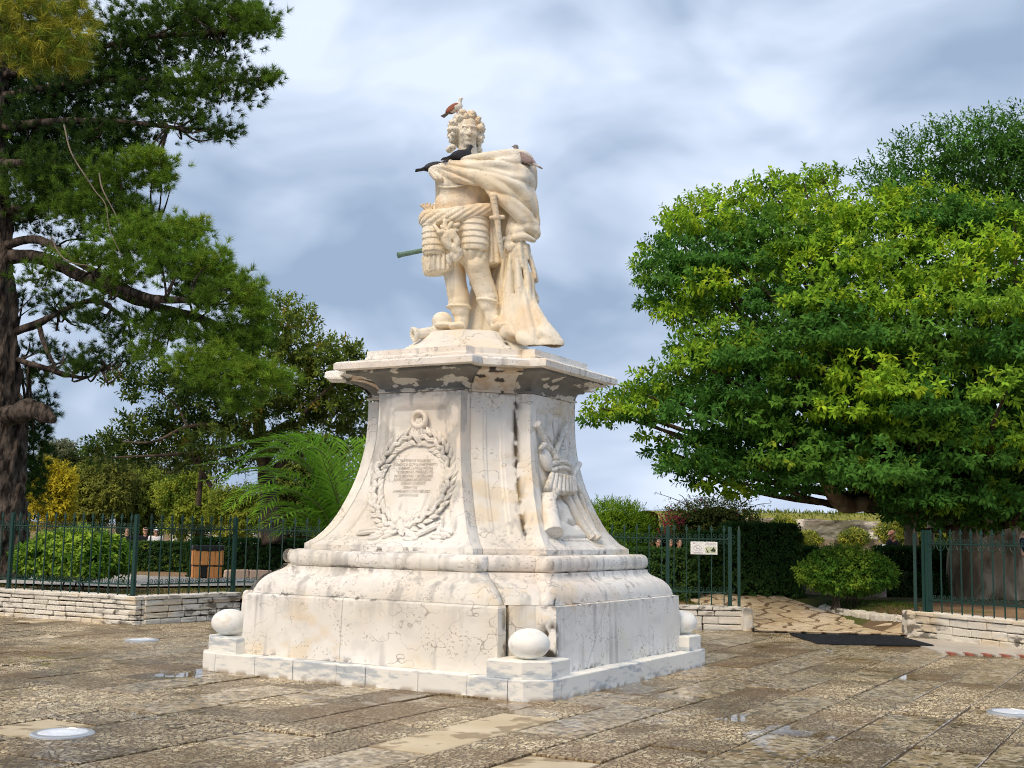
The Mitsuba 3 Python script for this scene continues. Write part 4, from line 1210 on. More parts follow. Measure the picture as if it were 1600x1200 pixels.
pads = []
x0, y0, x1, y1 = outline.bounds
inn = outline.buffer(-30)
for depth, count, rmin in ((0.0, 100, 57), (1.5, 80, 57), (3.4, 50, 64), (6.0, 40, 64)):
    got, tries = [], 0
    while len(got) < count and tries < 9000:
        tries += 1
        px, py = r.uniform(x0, x1), r.uniform(y0, y1)
        if not inn.contains(Point(px, py)) or hole(px, py): continue
        if any(math.hypot(px - g[0], (py - g[1]) * 1.35) < rmin for g in got): continue
        got.append((px, py))
        Yq = float(crown_front(px, py)) + depth + r.normal(0, 0.65)
        pads.append((at(px, py, Yq), r.uniform(0.50, 0.85) * (1.0 if depth < 3 else 1.25), depth))
rim = outline.buffer(-12).exterior
for t in np.arange(0, rim.length, 17):        # thin sprays on the outline
    g = rim.interpolate(t); px, py = g.x + r.normal(0, 6), g.y + r.normal(0, 6)
    pads.append((at(px, py, float(crown_front(px, py)) + r.uniform(0, 1.2)), r.uniform(.18, .36), 0))
TW, TD, TC, LL = [], [], [], []
for c, R, depth in pads:
    n = int(62 * (R / 0.65)**2 * (1.0 if depth < 3 else 0.7))
    q = in_ball(r, n, 0.55); q[:, 2] = np.where(q[:, 2] < 0, q[:, 2] * .35, q[:, 2]) * 0.52; q[:, 2] -= .32 * (q[:, 0]**2 + q[:, 1]**2)
    pos = c + q * R
    out = unit(c - at(1560, 700, 25.6))
    d = unit(q * [1, 1, 0.8]) + 0.7 * out + [0, 0, 0.1]
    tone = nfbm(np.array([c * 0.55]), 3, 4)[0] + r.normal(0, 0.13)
    hz = np.clip((c[2] - 3.4) / 3.5, 0, 1); young = np.clip((tone - 0.58 + 0.28 * hz) * 4.5, 0, 1) * (1 if depth < 1 else .35)  # young: random tone plus sunlight on top and inner shade painted into leaves
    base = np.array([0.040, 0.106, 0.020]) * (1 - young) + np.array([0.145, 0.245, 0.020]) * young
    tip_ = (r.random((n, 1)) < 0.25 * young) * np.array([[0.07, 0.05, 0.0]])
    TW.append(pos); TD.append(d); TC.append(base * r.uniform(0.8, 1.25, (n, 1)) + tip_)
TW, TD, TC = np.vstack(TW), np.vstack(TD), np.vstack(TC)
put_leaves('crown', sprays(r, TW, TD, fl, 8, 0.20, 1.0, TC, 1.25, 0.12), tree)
tw = []
tb = at(1535, 760, 25.4)
for c, R, depth in pads[::3]:
    mid = (c + tb) / 2 + [0, 0, -0.5]
    tw.append(limb([[*tb, 0.16], [*(tb * 0.55 + mid * 0.45 + r.normal(0, 0.15, 3)), 0.10], [*mid, 0.075], [*(mid * 0.4 + c * 0.6 + r.normal(0, 0.15, 3)), 0.045], [*c, 0.015]], 4, 6))
put('branches', cat_(tw), 'bark_dark', tree, kind='stuff', smooth=True)
trunk = Clay((7.5, 23.8, -0.1), (12.5, 27.2, 4.2), 0.05)
b0 = at(1540, 938, 25.8)
for (ax, ay, bx, by, r0, r1) in ((1505, 945, 1512, 850, 0.40, 0.34), (1540, 945, 1540, 850, 0.48, 0.44), (1580, 945, 1562, 850, 0.42, 0.34), (1525, 850, 1490, 760, 0.36, 0.26), (1545, 850, 1550, 740, 0.38, 0.30), (1560, 850, 1600, 770, 0.34, 0.24)):
    trunk.cone(at(ax, ay, 25.8 + 0.25 * math.sin(ax)), at(bx, by, 25.7 + 0.2 * math.sin(bx)), r0, r1, 0.10)
for a in (0.2, 1.5, 2.6, 3.5, 4.3, 5.2, 6.0):
    trunk.cone(b0 + [0.35 * math.cos(a), 0.3 * math.sin(a), 0.35], b0 + [0.95 * math.cos(a), 0.7 * math.sin(a), -0.15], 0.20, 0.10, 0.14)
put('trunk', trunk.mesh(lambda X: 0.20 * (nfbm(X * [3.2, 3.2, 0.7], 4) - 0.5) + 0.05 * (nfbm(X * [7, 7, 3], 2) - 0.5)), 'bark_pale', tree, smooth=True)
put('low_limb', limb([A(1440, 805, 24.6, 0.17), A(1360, 788, 24.0, 0.155), A(1318, 788, 23.6, 0.165), A(1292, 755, 23.2, 0.13), A(1283, 722, 22.8, 0.10), A(1240, 690, 22.6, 0.06)], 6, 10), 'bark_pale', tree, smooth=True)
put('limb', limb([A(1500, 800, 25.5, 0.25), A(1455, 770, 25.0, 0.22), A(1400, 700, 24.4, 0.16), A(1300, 560, 23.5, 0.09)], 6, 9), 'bark_dark', tree, smooth=True)
put('limb', limb([A(1580, 800, 25.5, 0.25), A(1640, 740, 25.0, 0.22), A(1700, 640, 24.4, 0.12)], 6, 9), 'bark_dark', tree, smooth=True)
for pts, lab in (([A(1424, 880, 28, 0.18), A(1424, 845, 28, 0.155), A(1421, 800, 28, 0.15), A(1408, 760, 27.5, 0.10)], 'slim brown tree trunk left of the thick pale trunk'),
                 ([A(1452, 880, 29.5, 0.12), A(1453, 845, 29.5, 0.10), A(1457, 800, 29.5, 0.09), A(1462, 760, 29, 0.07)], 'thin brown stem between the slim trunk and the thick pale trunk')):
    k = thing('slim_tree', lab, 'tree')
    put('trunk', limb(pts, 5, 9), 'bark_pale', k, smooth=True)
    c = np.array(pts[-1][:3]); n = 160
    q = in_ball(r, n) * [1.0, 1.0, 0.6]
    put_leaves('crown', sprays(r, c + q + [0, 0, 0.5], unit(q) + [0, 0, .1], fl, 8, 0.3, 1.0, np.array([0.045, 0.11, 0.022]) * r.uniform(.7, 1.3, (n, 1))), k)
# ---- a second dark crown behind it
t2 = thing('dark_tree', 'darker green tree top rising behind the big right tree at the upper right', 'tree')
TW, TD, TC = [], [], []
for px, py, R in [(1400, 275, .8), (1440, 248, .9), (1480, 232, .9), (1530, 222, 1.0), (1570, 212, 1.0), (1620, 215, 1.1), (1590, 250, 1.2), (1540, 265, 1.2), (1490, 280, 1.1), (1440, 300, 1.1), (1385, 300, .6), (1600, 300, 1.3), (1660, 260, 1.3), (1700, 300, 1.4), (1555, 320, 1.2), (1620, 360, 1.3), (1500, 330, 1.1)]:
    c = at(px, py, 31 + r.normal(0, .8)); n = int(130 * R * R)
    q = in_ball(r, n, .3) * [1, 1, .6]
    TW.append(c + q * R); TD.append(unit(q) + [0, 0, .35]); TC.append(np.array([0.050, 0.120, 0.022]) * r.uniform(.7, 1.35, (n, 1)))
put_leaves('crown', sprays(r, np.vstack(TW), np.vstack(TD), leaf_mesh(.17, .06, .2, .15), 9, .4, 1.0, np.vstack(TC), .9, .1), t2)
put('trunk', limb([A(1700, 880, 31, .4), A(1690, 700, 31, .32), A(1650, 450, 31, .22), A(1580, 300, 31, .12), A(1540, 250, 31, .05)], 5, 9), 'bark_dark', t2, smooth=True)

# ---- the pine on the left
r = np.random.default_rng(31)
pine = thing('pine_tree', 'tall pine with dark furrowed trunk and soft needle clumps filling the upper left', 'tree')
PY = 22.5
ptr = spline([A(4, 905, PY, .47), A(6, 850, PY, .42), A(6, 760, PY, .40), A(3, 640, PY, .385), A(-2, 520, PY, .36), A(-6, 400, PY, .33), A(-10, 250, PY, .28), A(-5, 100, PY, .22), A(5, -60, PY, .15)], 14)
m = tube(ptr[:, :3], ptr[:, 3], 44); v = np.array(m.vertices); k = 44 * len(ptr); c = np.repeat(ptr[:, :3], 44, 0); e = v[:k] - c
fl_ = nfbm(v[:k] * [9, 9, 2.3], 4); v[:k] = c + e * (1.0 + 0.26 * (np.clip((fl_ - 0.42) * 4, 0, 1) - 0.6)[:, None])
put('trunk', trimesh.Trimesh(v, m.faces, process=False), 'bark_pine', pine, smooth=35)
put('broken_stub', limb([A(15, 650, PY - .3, .20), A(45, 640, PY - .8, .20), A(68, 648, PY - 1.0, .16), A(84, 657, PY - 1.1, .06)], 6, 9, .5, 3), 'bark_pine', pine, smooth=35)
limbs = [[A(2, 400, PY, .15), A(70, 405, PY - .3, .125), A(150, 442, PY - .8, .105), A(240, 478, PY - 1.2, .085), A(330, 505, PY - 1.6, .07), A(400, 560, PY - 1.8, .03)],
         [A(0, 385, PY, .09), A(60, 375, PY - .5, .075), A(130, 415, PY - 1.4, .065), A(220, 462, PY - 2, .08), A(300, 470, PY - 2.4, .04)],
         [A(20, 520, PY, .085), A(60, 505, PY - .2, .07), A(100, 485, PY - .2, .05), A(150, 470, PY - .3, .05), A(200, 500, PY - .5, .03)],
         [A(5, 330, PY, .09), A(80, 320, PY - .4, .07), A(180, 330, PY - .8, .05), A(270, 370, PY - 1.2, .04)],
         [A(0, 200, PY, .09), A(80, 190, PY - .6, .07), A(180, 190, PY - 1.0, .05), A(280, 200, PY - 1.3, .04)],
         [A(0, 120, PY, .08), A(100, 90, PY - .6, .065), A(220, 60, PY - 1.2, .045), A(330, 50, PY - 1.7, .05), A(420, 30, PY - 2.0, .025)],
         [A(0, 150, PY, .07), A(120, 130, PY - .6, .055), A(250, 125, PY - 1.2, .04), A(400, 125, PY - 1.7, .025)],
         [A(20, 560, PY, .06), A(70, 575, PY - .2, .05), A(130, 590, PY - .4, .03), A(160, 575, PY - .5, .015)],
         [A(60, 505, PY - .2, .05), A(70, 540, PY - .3, .04), A(90, 580, PY - .3, .02)],
         [A(0, 255, PY - .3, .09), A(25, 256, PY - .9, .085), A(38, 254, PY - 1.2, .08)]]
LB = []
for i, l in enumerate(limbs):
    put('limb', limb(l, 12, 12, .30, i), 'bark_pine', pine, smooth=True); LB.append(spline(l, 6))
LBa = np.vstack(LB)
for pts in ([(100, 195), (112, 240), (140, 285), (150, 300), (165, 320), (172, 360), (190, 400)], [(155, 270), (160, 295), (178, 330), (185, 345)], [(80, 370), (92, 395), (110, 410), (140, 415)]):
    put('dead_twig', limb([A(px, py, PY - 2.6, .014 - .0013 * i) for i, (px, py) in enumerate(pts)], 5, 6), 'bark_twig', pine, smooth=True)


def tuft(n, l, w, seed):
    q = np.random.default_rng(seed); V, Fq = [], []
    for i in range(n):
        d = q.normal(size=3); d[1] = abs(d[1]) * 0.9 + 0.35; d /= np.linalg.norm(d); s = np.cross(d, q.normal(size=3)); s /= np.linalg.norm(s)
        b = np.array([0, q.uniform(-.05, .03), 0]); L = l * q.uniform(.7, 1.1)
        V += [b + s * w, b - s * w, b + d * L + [0, 0, -0.1 * L]]; Fq.append([3 * i, 3 * i + 1, 3 * i + 2])
    return np.array(V), np.array(Fq)


# needle pads: px, py, half width, half height, depth offset, colour (0 dark, 1 fresh, 2 olive), share of tufts
PADS = [(255, 40, 110, 50, -1.2, .3, 1), (345, 25, 80, 35, -1.6, .3, .9), (395, 35, 48, 32, -1.9, .6, 1), (330, 85, 70, 22, -1.5, .2, .5), (200, 90, 80, 45, -.8, .1, .9), (150, 130, 100, 50, -.2, 0, 1), (240, 150, 80, 35, -1, .2, .7), (310, 130, 55, 30, -1.4, .6, .9),
        (375, 125, 50, 22, -1.8, .3, .7), (425, 120, 18, 12, -2, .5, 1), (350, 150, 60, 18, -1.6, .3, .5), (290, 190, 70, 24, -1.3, .3, .6), (350, 205, 35, 14, -1.5, .2, .6), (90, 200, 90, 60, .3, 0, 1.1), (180, 215, 70, 40, -.6, .1, 1), (235, 250, 45, 18, -1.6, 1.1, 1.3), (255, 280, 22, 16, -1.6, 1.0, 1.2), (190, 275, 60, 28, -1.3, .6, 1.1),
        (110, 270, 90, 40, -.6, .2, 1.1), (60, 300, 60, 40, -.5, .4, 1.0), (150, 325, 80, 35, -1.1, .5, 1.2), (215, 330, 30, 30, -1.4, .4, .9), (60, 255, 60, 40, 1, 0, .8),
        (205, 375, 60, 40, -1.8, .5, 1.2), (265, 375, 55, 38, -1.9, .8, 1.3), (300, 355, 28, 18, -1.8, 1.0, 1.2), (330, 410, 40, 28, -2.2, .9, 1.2), (270, 415, 60, 30, -2.2, .6, 1.2), (190, 425, 35, 25, -2, .4, .9), (355, 430, 25, 22, -2.2, .8, 1.1),
        (385, 455, 28, 28, -2.4, .9, 1.2), (345, 465, 60, 30, -2.3, .4, 1.1), (405, 485, 25, 28, -2.4, .7, 1.2), (300, 450, 50, 25, -1.8, .2, .7), (375, 520, 50, 28, -2.2, .3, 1.2), (405, 530, 28, 22, -2.3, .3, 1.1), (330, 525, 50, 22, -2.0, .4, 1.0),
        (260, 510, 50, 22, -1.7, .3, .9), (225, 500, 40, 18, -1.2, .3, .6), (235, 545, 30, 18, -1.7, .5, 1.0), (300, 565, 45, 22, -2.2, .8, 1.2), (355, 555, 45, 22, -2.4, .8, 1.3), (400, 585, 45, 25, -2.5, .8, 1.3), (440, 590, 25, 18, -2.5, .7, 1.0), (345, 590, 45, 22, -2.4, .6, 1.2), (375, 625, 32, 20, -2.4, .4, 1.2), (320, 610, 30, 18, -2.2, .2, .9),
        (190, 530, 45, 20, -.8, .1, .4), (130, 575, 28, 14, -.5, .1, .9), (150, 560, 40, 22, -.4, .1, .4), (55, 585, 26, 13, .2, .1, .8), (100, 560, 45, 22, .2, .1, .25), (60, 545, 40, 25, .4, .1, .2), (110, 500, 50, 25, .2, .1, .15), (200, 560, 30, 12, -.6, .2, .4), (45, 340, 45, 25, .4, .1, .6), (110, 375, 55, 22, .2, .1, .35), (60, 430, 40, 22, -.6, .3, .5), (130, 400, 50, 18, -1.8, .5, .8), (170, 455, 45, 16, -1.6, .3, .5), (100, 470, 60, 20, -.3, .2, .4), (40, 470, 30, 22, .3, .1, .3), (150, 500, 50, 18, -.6, .2, .5), (60, 650, 30, 40, 1.0, 0, .8), (55, 700, 26, 40, 1.2, 0, .8), (50, 750, 22, 40, 1.2, 0, .8),
        (40, 40, 100, 60, .5, 0, 1.0), (40, 130, 60, 60, .8, 0, 1.0), (20, 215, 50, 50, .6, .1, .8), (-40, 60, 60, 80, .5, 0, .7), (-50, 300, 60, 60, .5, 0, .6)]
NP, ND, NC, TWG = [], [], [], []
tc = {0: np.array([0.018, 0.038, 0.013]), 1: np.array([0.105, 0.185, 0.022]), 2: np.array([0.20, 0.20, 0.028])}
for px, py, hx, hy, dy, tone, share in PADS:
    Yc = PY + dy; s = Yc / F_PX; R = np.array([hx * s, 0.75 * (hx + hy) * s * 0.8, hy * s])
    n = int(share * 26 * (R[0] * R[2]) / 0.06 * (2.4 if py < 330 else 2.2) + 14); c = at(px, py, Yc)
    q = in_ball(r, n, .35); q *= 1 + 0.25 * r.normal(size=(n, 1))
    NP.append(c + q * R); ND.append(q * [1, 1, .5] + [0, 0, .55] + 0.25 * r.normal(size=(n, 3)))
    t_ = np.clip(tone + (0.25 if py > 330 and tone > .25 else 0) + 0.15 * r.normal(size=(n, 1)), 0, 2)
    NC.append((np.where(t_ < 1, tc[0] * (1 - t_) + tc[1] * t_, tc[1] * (2 - t_) + tc[2] * (t_ - 1))) * r.uniform(.8, 1.25, (n, 1)))
    j = np.argmin(np.linalg.norm(LBa[:, :3] - c, axis=1)); st_ = LBa[j, :3]
    for e in range(3 + int(R[0] * 3)):
        w = c + in_ball(r, 1)[0] * R * .9
        TWG.append(limb([[*st_, .025], [*(st_ * .5 + w * .5 + r.normal(0, .12, 3) - [0, 0, .08]), .018], [*w, .006]], 4, 5))
NP, ND, NC = np.vstack(NP), np.vstack(ND), np.vstack(NC)
put('twigs', cat_(TWG), 'bark_pine', pine, kind='stuff', smooth=True)
parts = []
var = [tuft(44, .150, .0044, s) for s in range(4)]
sel = np.arange(len(NP)) % 4
for i in range(4):
    w = sel == i
    parts.append(scatter(var[i], NP[w], ND[w], r.normal(size=(w.sum(), 3)), r.uniform(.75, 1.15, w.sum()), NC[w]))
put_leaves('needles', merge_vf(parts), pine, 'needle')
nb = thing('pine_branch', 'near olive green pine branch hanging into the top left corner, slightly blurred', 'branch')
labels[nb]['label'] = 'near bright olive pine branch hanging into the top left corner before the dark pine'
q = np.array([[*A(px, py, 17)] for px, py in ((10, 20), (50, 25), (90, 30), (120, 60), (60, 60), (20, 60), (100, 85), (70, 90), (40, 95), (125, 25), (85, 60), (-20, 40), (-20, 80), (115, 88), (10, -10), (60, -10), (105, 0))])
P = np.vstack([c + in_ball(r, 26) * [.28, .35, .22] for c in q]); D = np.vstack([np.tile([.75, -.3, -.25], (len(P), 1)) + .55 * r.normal(size=(len(P), 3))])
C = np.where(r.random((len(P), 1)) < .65, np.array([[.20, .20, .030]]), np.array([[.10, .145, .022]])) * r.uniform(.75, 1.25, (len(P), 1))
put_leaves('needles', merge_vf([scatter(tuft(40, .20, .0042, 9), P, D, r.normal(size=D.shape), r.uniform(.8, 1.2, len(P)), C)]), nb, 'needle')
put('twig', cat_([limb([A(-60, 10, 17, .05), A(20, 40, 17, .035), A(80, 55, 17, .02), A(120, 62, 17, .008)], 5, 7), limb([A(-60, 60, 17.2, .04), A(0, 80, 17.2, .025), A(60, 88, 17.2, .01)], 5, 7)]), 'bark_pine', nb, smooth=True)

# ---- the evergreen behind, between pine and pedestal
r = np.random.default_rng(41)
mg = thing('evergreen_tree', 'spreading evergreen with twisted dark limbs and yellowish leaves behind the palm', 'tree')
Y0 = 33
ML = [[A(426, 850, Y0, .34), A(422, 800, Y0, .26), A(415, 740, Y0, .22), A(408, 690, Y0, .18), A(404, 650, Y0, .15), A(415, 600, Y0, .10), A(440, 540, Y0, .08), A(455, 490, Y0, .03)],
      [A(410, 700, Y0, .26), A(370, 672, Y0 - .5, .20), A(335, 664, Y0 - 1, .14), A(290, 668, Y0 - 1.5, .09), A(240, 690, Y0 - 2, .05), A(190, 690, Y0 - 2, .03)],
      [A(412, 690, Y0, .24), A(440, 668, Y0 - .5, .20), A(470, 662, Y0 - 1, .15), A(480, 640, Y0 - 1.5, .10), A(520, 600, Y0 - 2, .05), A(550, 570, Y0 - 2, .02)],
      [A(404, 660, Y0, .2), A(400, 630, Y0 - .5, .17), A(425, 632, Y0 - .6, .13), A(450, 640, Y0 - .8, .10), A(470, 615, Y0 - 1, .05)],
      [A(420, 740, Y0, .2), A(470, 700, Y0 + .5, .15), A(510, 692, Y0 + .5, .13), A(540, 702, Y0 + .3, .10), A(570, 690, Y0 + .3, .06)],
      [A(330, 760, Y0 - 1, .10), A(305, 720, Y0 - 1.2, .09), A(300, 690, Y0 - 1.4, .07), A(280, 640, Y0 - 1.6, .04), A(250, 610, Y0 - 2, .02)],
      [A(310, 790, Y0 - 1, .12), A(310, 715, Y0 - 1.2, .09), A(250, 712, Y0 - 1.5, .06), A(160, 715, Y0 - 2, .02)]]
for i, l in enumerate(ML): put('trunk' if i == 0 else 'limb', limb([p[:3] + [p[3] * (1 if i == 0 else .6)] for p in l], 7, 10, .3, i * 3), 'bark_dark', mg, smooth=True)
MP = [(445, 488, 30, 18, 1.1), (475, 500, 18, 12, .9), (440, 515, 30, 14, .9), (430, 550, 45, 20, .9), (480, 545, 45, 18, .9), (520, 548, 35, 14, .9), (548, 560, 22, 14, .9), (450, 580, 50, 22, .8), (510, 585, 50, 22, 1), (545, 600, 35, 22, 1), (480, 620, 45, 18, .8), (530, 630, 40, 20, .9), (560, 650, 25, 25, .8), (520, 655, 40, 15, .7),
      (420, 620, 30, 15, .5), (395, 640, 40, 15, .4), (360, 650, 40, 18, .5), (330, 690, 50, 14, .5), (440, 690, 50, 16, .5), (490, 680, 40, 14, .6),
      (280, 585, 35, 12, .25), (225, 588, 32, 10, .25), (185, 592, 20, 7, .3), (265, 612, 25, 12, .25), (208, 612, 10, 7, .3), (300, 600, 30, 18, .3), (320, 630, 40, 20, .35), (280, 650, 40, 16, .3), (225, 660, 35, 12, .3), (250, 685, 50, 14, .3), (195, 690, 40, 12, .3), (165, 700, 25, 10, .3), (300, 675, 45, 18, .35), (290, 710, 45, 12, .3), (215, 712, 40, 8, .3), (155, 712, 22, 8, .3), (350, 720, 40, 16, .4), (550, 690, 25, 20, .6), (470, 640, 40, 16, .6)]
TW, TD, TC = [], [], []
for px, py, hx, hy, tone in MP:
    Yc = Y0 + r.normal(-1.0, .6); s = Yc / F_PX; R = np.array([hx * s, .7 * hx * s, hy * s])
    n = int(430 * R[0] * R[2] + 14); c = at(px, py, Yc); q = in_ball(r, n, .2)
    TW.append(c + q * R * 1.05); TD.append(q + [0, 0, .25])
    t_ = np.clip(tone * .8 + .25 * r.normal(size=(n, 1)), 0, 1)
    TC.append((np.array([.021, .042, .012]) * (1 - t_) + np.array([.115, .155, .028]) * t_) + (r.random((n, 1)) < .05 * tone) * np.array([[.10, .03, .0]]))
put_leaves('crown', sprays(r, np.vstack(TW), np.vstack(TD), leaf_mesh(.17, .075, .2, .1), 8, .28, 1.0, np.vstack(TC), 1.0, .0), mg)

# ---- palm
r = np.random.default_rng(51)
pm_ = thing('palm', 'young feather palm arching beside the left flank of the pedestal', 'palm')
B = at(520, 862, 24.5)
fr = [((500, 760), (440, 715), (298, 728), -.6), ((490, 740), (420, 700), (330, 770), -1.0), ((515, 760), (470, 690), (395, 690), .2), ((530, 770), (505, 690), (445, 690), .6), ((500, 790), (440, 745), (375, 790), -1.6), ((505, 800), (450, 765), (380, 775), -1.9), ((540, 770), (545, 700), (520, 690), .8),
      ((560, 770), (590, 720), (640, 720), .2), ((570, 790), (610, 750), (660, 780), -.4), ((500, 815), (450, 790), (385, 800), -1.2), ((545, 790), (570, 700), (600, 680), 1.2), ((490, 820), (460, 800), (400, 830), -1.7), ((525, 760), (490, 700), (400, 740), -1.4), ((555, 800), (575, 730), (575, 700), -.8), ((500, 840), (470, 815), (430, 838), -1.0), ((530, 800), (520, 760), (500, 705), -1.2), ((495, 770), (420, 735), (312, 752), -.9), ((490, 785), (405, 762), (350, 800), -1.3), ((500, 750), (445, 690), (345, 700), .1), ((505, 745), (470, 685), (410, 705), .5), ((510, 750), (480, 690), (440, 720), -.9), ((495, 790), (440, 770), (395, 815), -1.5)]
lt = leaf_mesh(.52, .050, .4, .20)
for i, (m1, m2, tp, dy) in enumerate(fr):
    P = spline([[*B, .028], [*at(*m1, 24.5 + dy * .4), .022], [*at(*m2, 24.5 + dy), .014], [*at(*tp, 24.5 + dy * 1.6), .004]], 22)
    k = put('frond', tube(P[:, :3], P[:, 3], 6), 'frond_rib' if 'frond_rib' in scene else plain('frond_rib', (.16, .22, .05), .5), pm_, smooth=True)
    n = len(P); tg = unit(np.gradient(P[:, :3], axis=0)); sd = unit(np.cross(tg, [0, 0, 1.0])); up = np.cross(sd, tg)
    idx = np.repeat(np.arange(6, n, 2), 1); pos, T_, S_, U_ = P[idx, :3] + tg[idx] * r.uniform(-.02, .02, (len(idx), 1)), tg[idx], sd[idx], up[idx]
    w = np.linspace(0, 1, n)[idx]; z_ = np.zeros(len(idx))
    out = []
    for sgn in (-1, 1):
        y = unit(T_ * (.55 + .5 * w[:, None]) + sgn * S_ * (1.0 - .35 * w[:, None]) + U_ * .35 + [0, 0, -.12] + .05 * r.normal(size=T_.shape))
        sc = (.35 + .75 * np.sin(np.clip(w * 1.05, 0, 1) * np.pi)**.6) * r.uniform(.85, 1.1, len(w))
        C = np.array([.115, .225, .026]) * r.uniform(.75, 1.35, (len(w), 1)) + np.array([.03, .045, 0]) * w[:, None]
        out.append(scatter(lt, pos, y, U_ + .3 * r.normal(size=T_.shape), sc, C))
    put_leaves('leaflets', merge_vf(out), k)
put('trunk', limb([[*(B - [0, 0, .75]), .30], [*(B - [0, 0, .4]), .32], [*B, .22]], 6, 12, .3), 'bark_dark', pm_, smooth=True)


# ---- bushes and hedges
def bush(name, label, cat, c, rad, n, leaf, col, col2, share2=.35, stems=0, group=None, box=False, twig=.12, core='leaf_dark', flat=0.0, down=.1):
    k = thing(name, label, cat, group)
    c, rad = np.array(c, float), np.array(rad, float)
    if box:
        top_, bot_ = c[2] + rad[2], float(garden_h(c[0], c[1])) - .04
        n = int(n * max(1, (top_ - bot_) / (2 * rad[2]))); c[2], rad[2] = (top_ + bot_) / 2, (top_ - bot_) / 2
        p = r.uniform(-1, 1, (n, 3)); ax = r.choice(3, n, p=[.25, .35, .40]); p[np.arange(n), ax] = np.sign(p[np.arange(n), ax]); p[p[:, 2] < -0.97, 2] *= -1
        nr = np.zeros((n, 3)); nr[np.arange(n), ax] = np.sign(p[np.arange(n), ax]); pos = c + p * rad * (1 + .06 * (nfbm(p * rad * 2.0 + c, 3) - .5))[:, None] * r.uniform(.93, 1.0, (n, 1)); d = nr + .5 * r.normal(size=(n, 3))
        cm = cbox(*(rad * 1.8), .1); cm.apply_translation(c)
    else:
        q = unit(r.normal(size=(n, 3))); lump = 1 + .42 * (nfbm(q * 2.2 + c * .7, 3) - .5)
        q[:, 2] = np.where(q[:, 2] < -flat, q[:, 2] * .6, q[:, 2])
        pos = c + q * rad * lump[:, None] * r.uniform(.72, 1.0, (n, 1)); d = q + [0, 0, .25] + .4 * r.normal(size=(n, 3))
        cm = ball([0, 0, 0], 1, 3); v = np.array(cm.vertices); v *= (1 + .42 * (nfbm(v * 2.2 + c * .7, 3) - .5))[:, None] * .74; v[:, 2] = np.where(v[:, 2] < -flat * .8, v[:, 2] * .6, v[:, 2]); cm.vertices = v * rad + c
    tone = (nfbm(pos * 2.2, 2, 6) - .5)[:, None] * 1.6 + .5 + .25 * r.normal(size=(n, 1)); t_ = np.clip((tone - (1 - share2)) * 3, 0, 1)
    C = np.array(col) * (1 - t_) + np.array(col2) * t_
    put_leaves('foliage', sprays(r, pos, d, leaf, 6, twig, 1.0, C, 1.0, down), k)
    put('inner_twigs', cm, core, k, smooth=True)
    if stems:
        st = []
        for i in range(stems):
            a = r.uniform(0, 6.28); g = np.array([c[0] + .45 * rad[0] * math.cos(a) * .8, c[1] + .4 * rad[1] * math.sin(a), garden_h(c[0], c[1]) - .05])
            put('stem', limb([[*g, .017], [*(g * .6 + c * .4 + r.normal(0, .05, 3)), .015], [*(c + r.normal(0, .2, 3) * rad), .015]], 4, 6), 'bark_dark', k, smooth=True)
    return k


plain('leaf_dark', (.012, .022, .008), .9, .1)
lf = leaf_mesh(.085, .045, .2, .15)
GRN, YEL, DRK = (.055, .115, .020), (.17, .235, .035), (.036, .078, .022)
bush('leafy_bush', 'bright leafy bush with large yellow-green leaves behind the left fence', 'bush', at(118, 872, 22.0) + [0, 0, -.03], (1.02, .8, .47), 1500, leaf_mesh(.12, .07, .2, .2), (.06, .13, .018), (.20, .29, .04), .55, 4, flat=.5)
bush('round_bush', 'rounded glossy green bush with bare stems right of the stone path', 'bush', at(1324, 899, 22.9), (.87, .70, .50), 1700, lf, (.055, .130, .020), (.17, .26, .035), .5, 12, flat=.25)
HG = 'clipped dark green hedges of the park'
bush('clipped_hedge', 'tall clipped dark hedge standing beside the left gate post', 'hedge', at(1186, 872, 25.2), (.72, .55, .60), 2600, lf, DRK, (.06, .10, .03), .3, 0, HG, True)
bush('clipped_hedge', 'clipped hedge behind the white notice and the left gate post', 'hedge', at(1112, 868, 25.5), (.42, .5, .38), 1500, lf, DRK, (.065, .10, .03), .3, 0, HG, True)
bush('clipped_hedge', 'low dark hedge behind the middle fence right of the pedestal', 'hedge', at(1000, 888, 24.5), (1.05, .45, .30), 1500, lf, DRK, (.055, .09, .025), .3, 0, HG, True)
bush('clipped_hedge', 'low hedge behind the round bush in front of the slim trunks', 'hedge', at(1390, 922, 26.0), (1.10, .4, .25), 1200, lf, (.03, .055, .018), (.07, .085, .03), .3, 0, HG, True)
bush('clipped_hedge', 'dark square hedge behind the right gate post', 'hedge', at(1445, 892, 27.2), (1.05, .5, .42), 1500, lf, DRK, (.04, .07, .02), .3, 0, HG, True)
bush('clipped_hedge', 'small dark hedge between the tall hedge and the round bush', 'hedge', at(1236, 888, 27.0), (.55, .5, .38), 800, lf, DRK, (.05, .08, .02), .3, 0, HG, True)
bush('clipped_hedge', 'long dark hedge behind the tan bin', 'hedge', at(420, 868, 34.0), (2.1, .5, .36), 2200, lf, (.022, .05, .016), (.07, .12, .03), .2, 0, HG, True)
bush('clipped_hedge', 'far low hedge with pale top between the left fence post and the bin', 'hedge', at(262, 861, 40.0), (1.5, .5, .20), 1100, lf, (.025, .055, .016), (.12, .17, .03), .3, 0, HG, True)
bush('conifer_bush', 'light green feathery bush close behind the right flank of the pedestal', 'bush', at(962, 836, 27.0), (.80, .7, .72), 2200, leaf_mesh(.11, .022, .2, .1), (.075, .155, .016), (.17, .27, .025), .5, 0, twig=.2, down=-.3)
bush('conifer_bush', 'low light green bush beside the fence next to the pedestal', 'bush', at(978, 862, 26.6), (.42, .5, .33), 700, leaf_mesh(.11, .022, .2, .1), (.06, .13, .016), (.13, .22, .025), .5, 0, twig=.2, down=-.3)
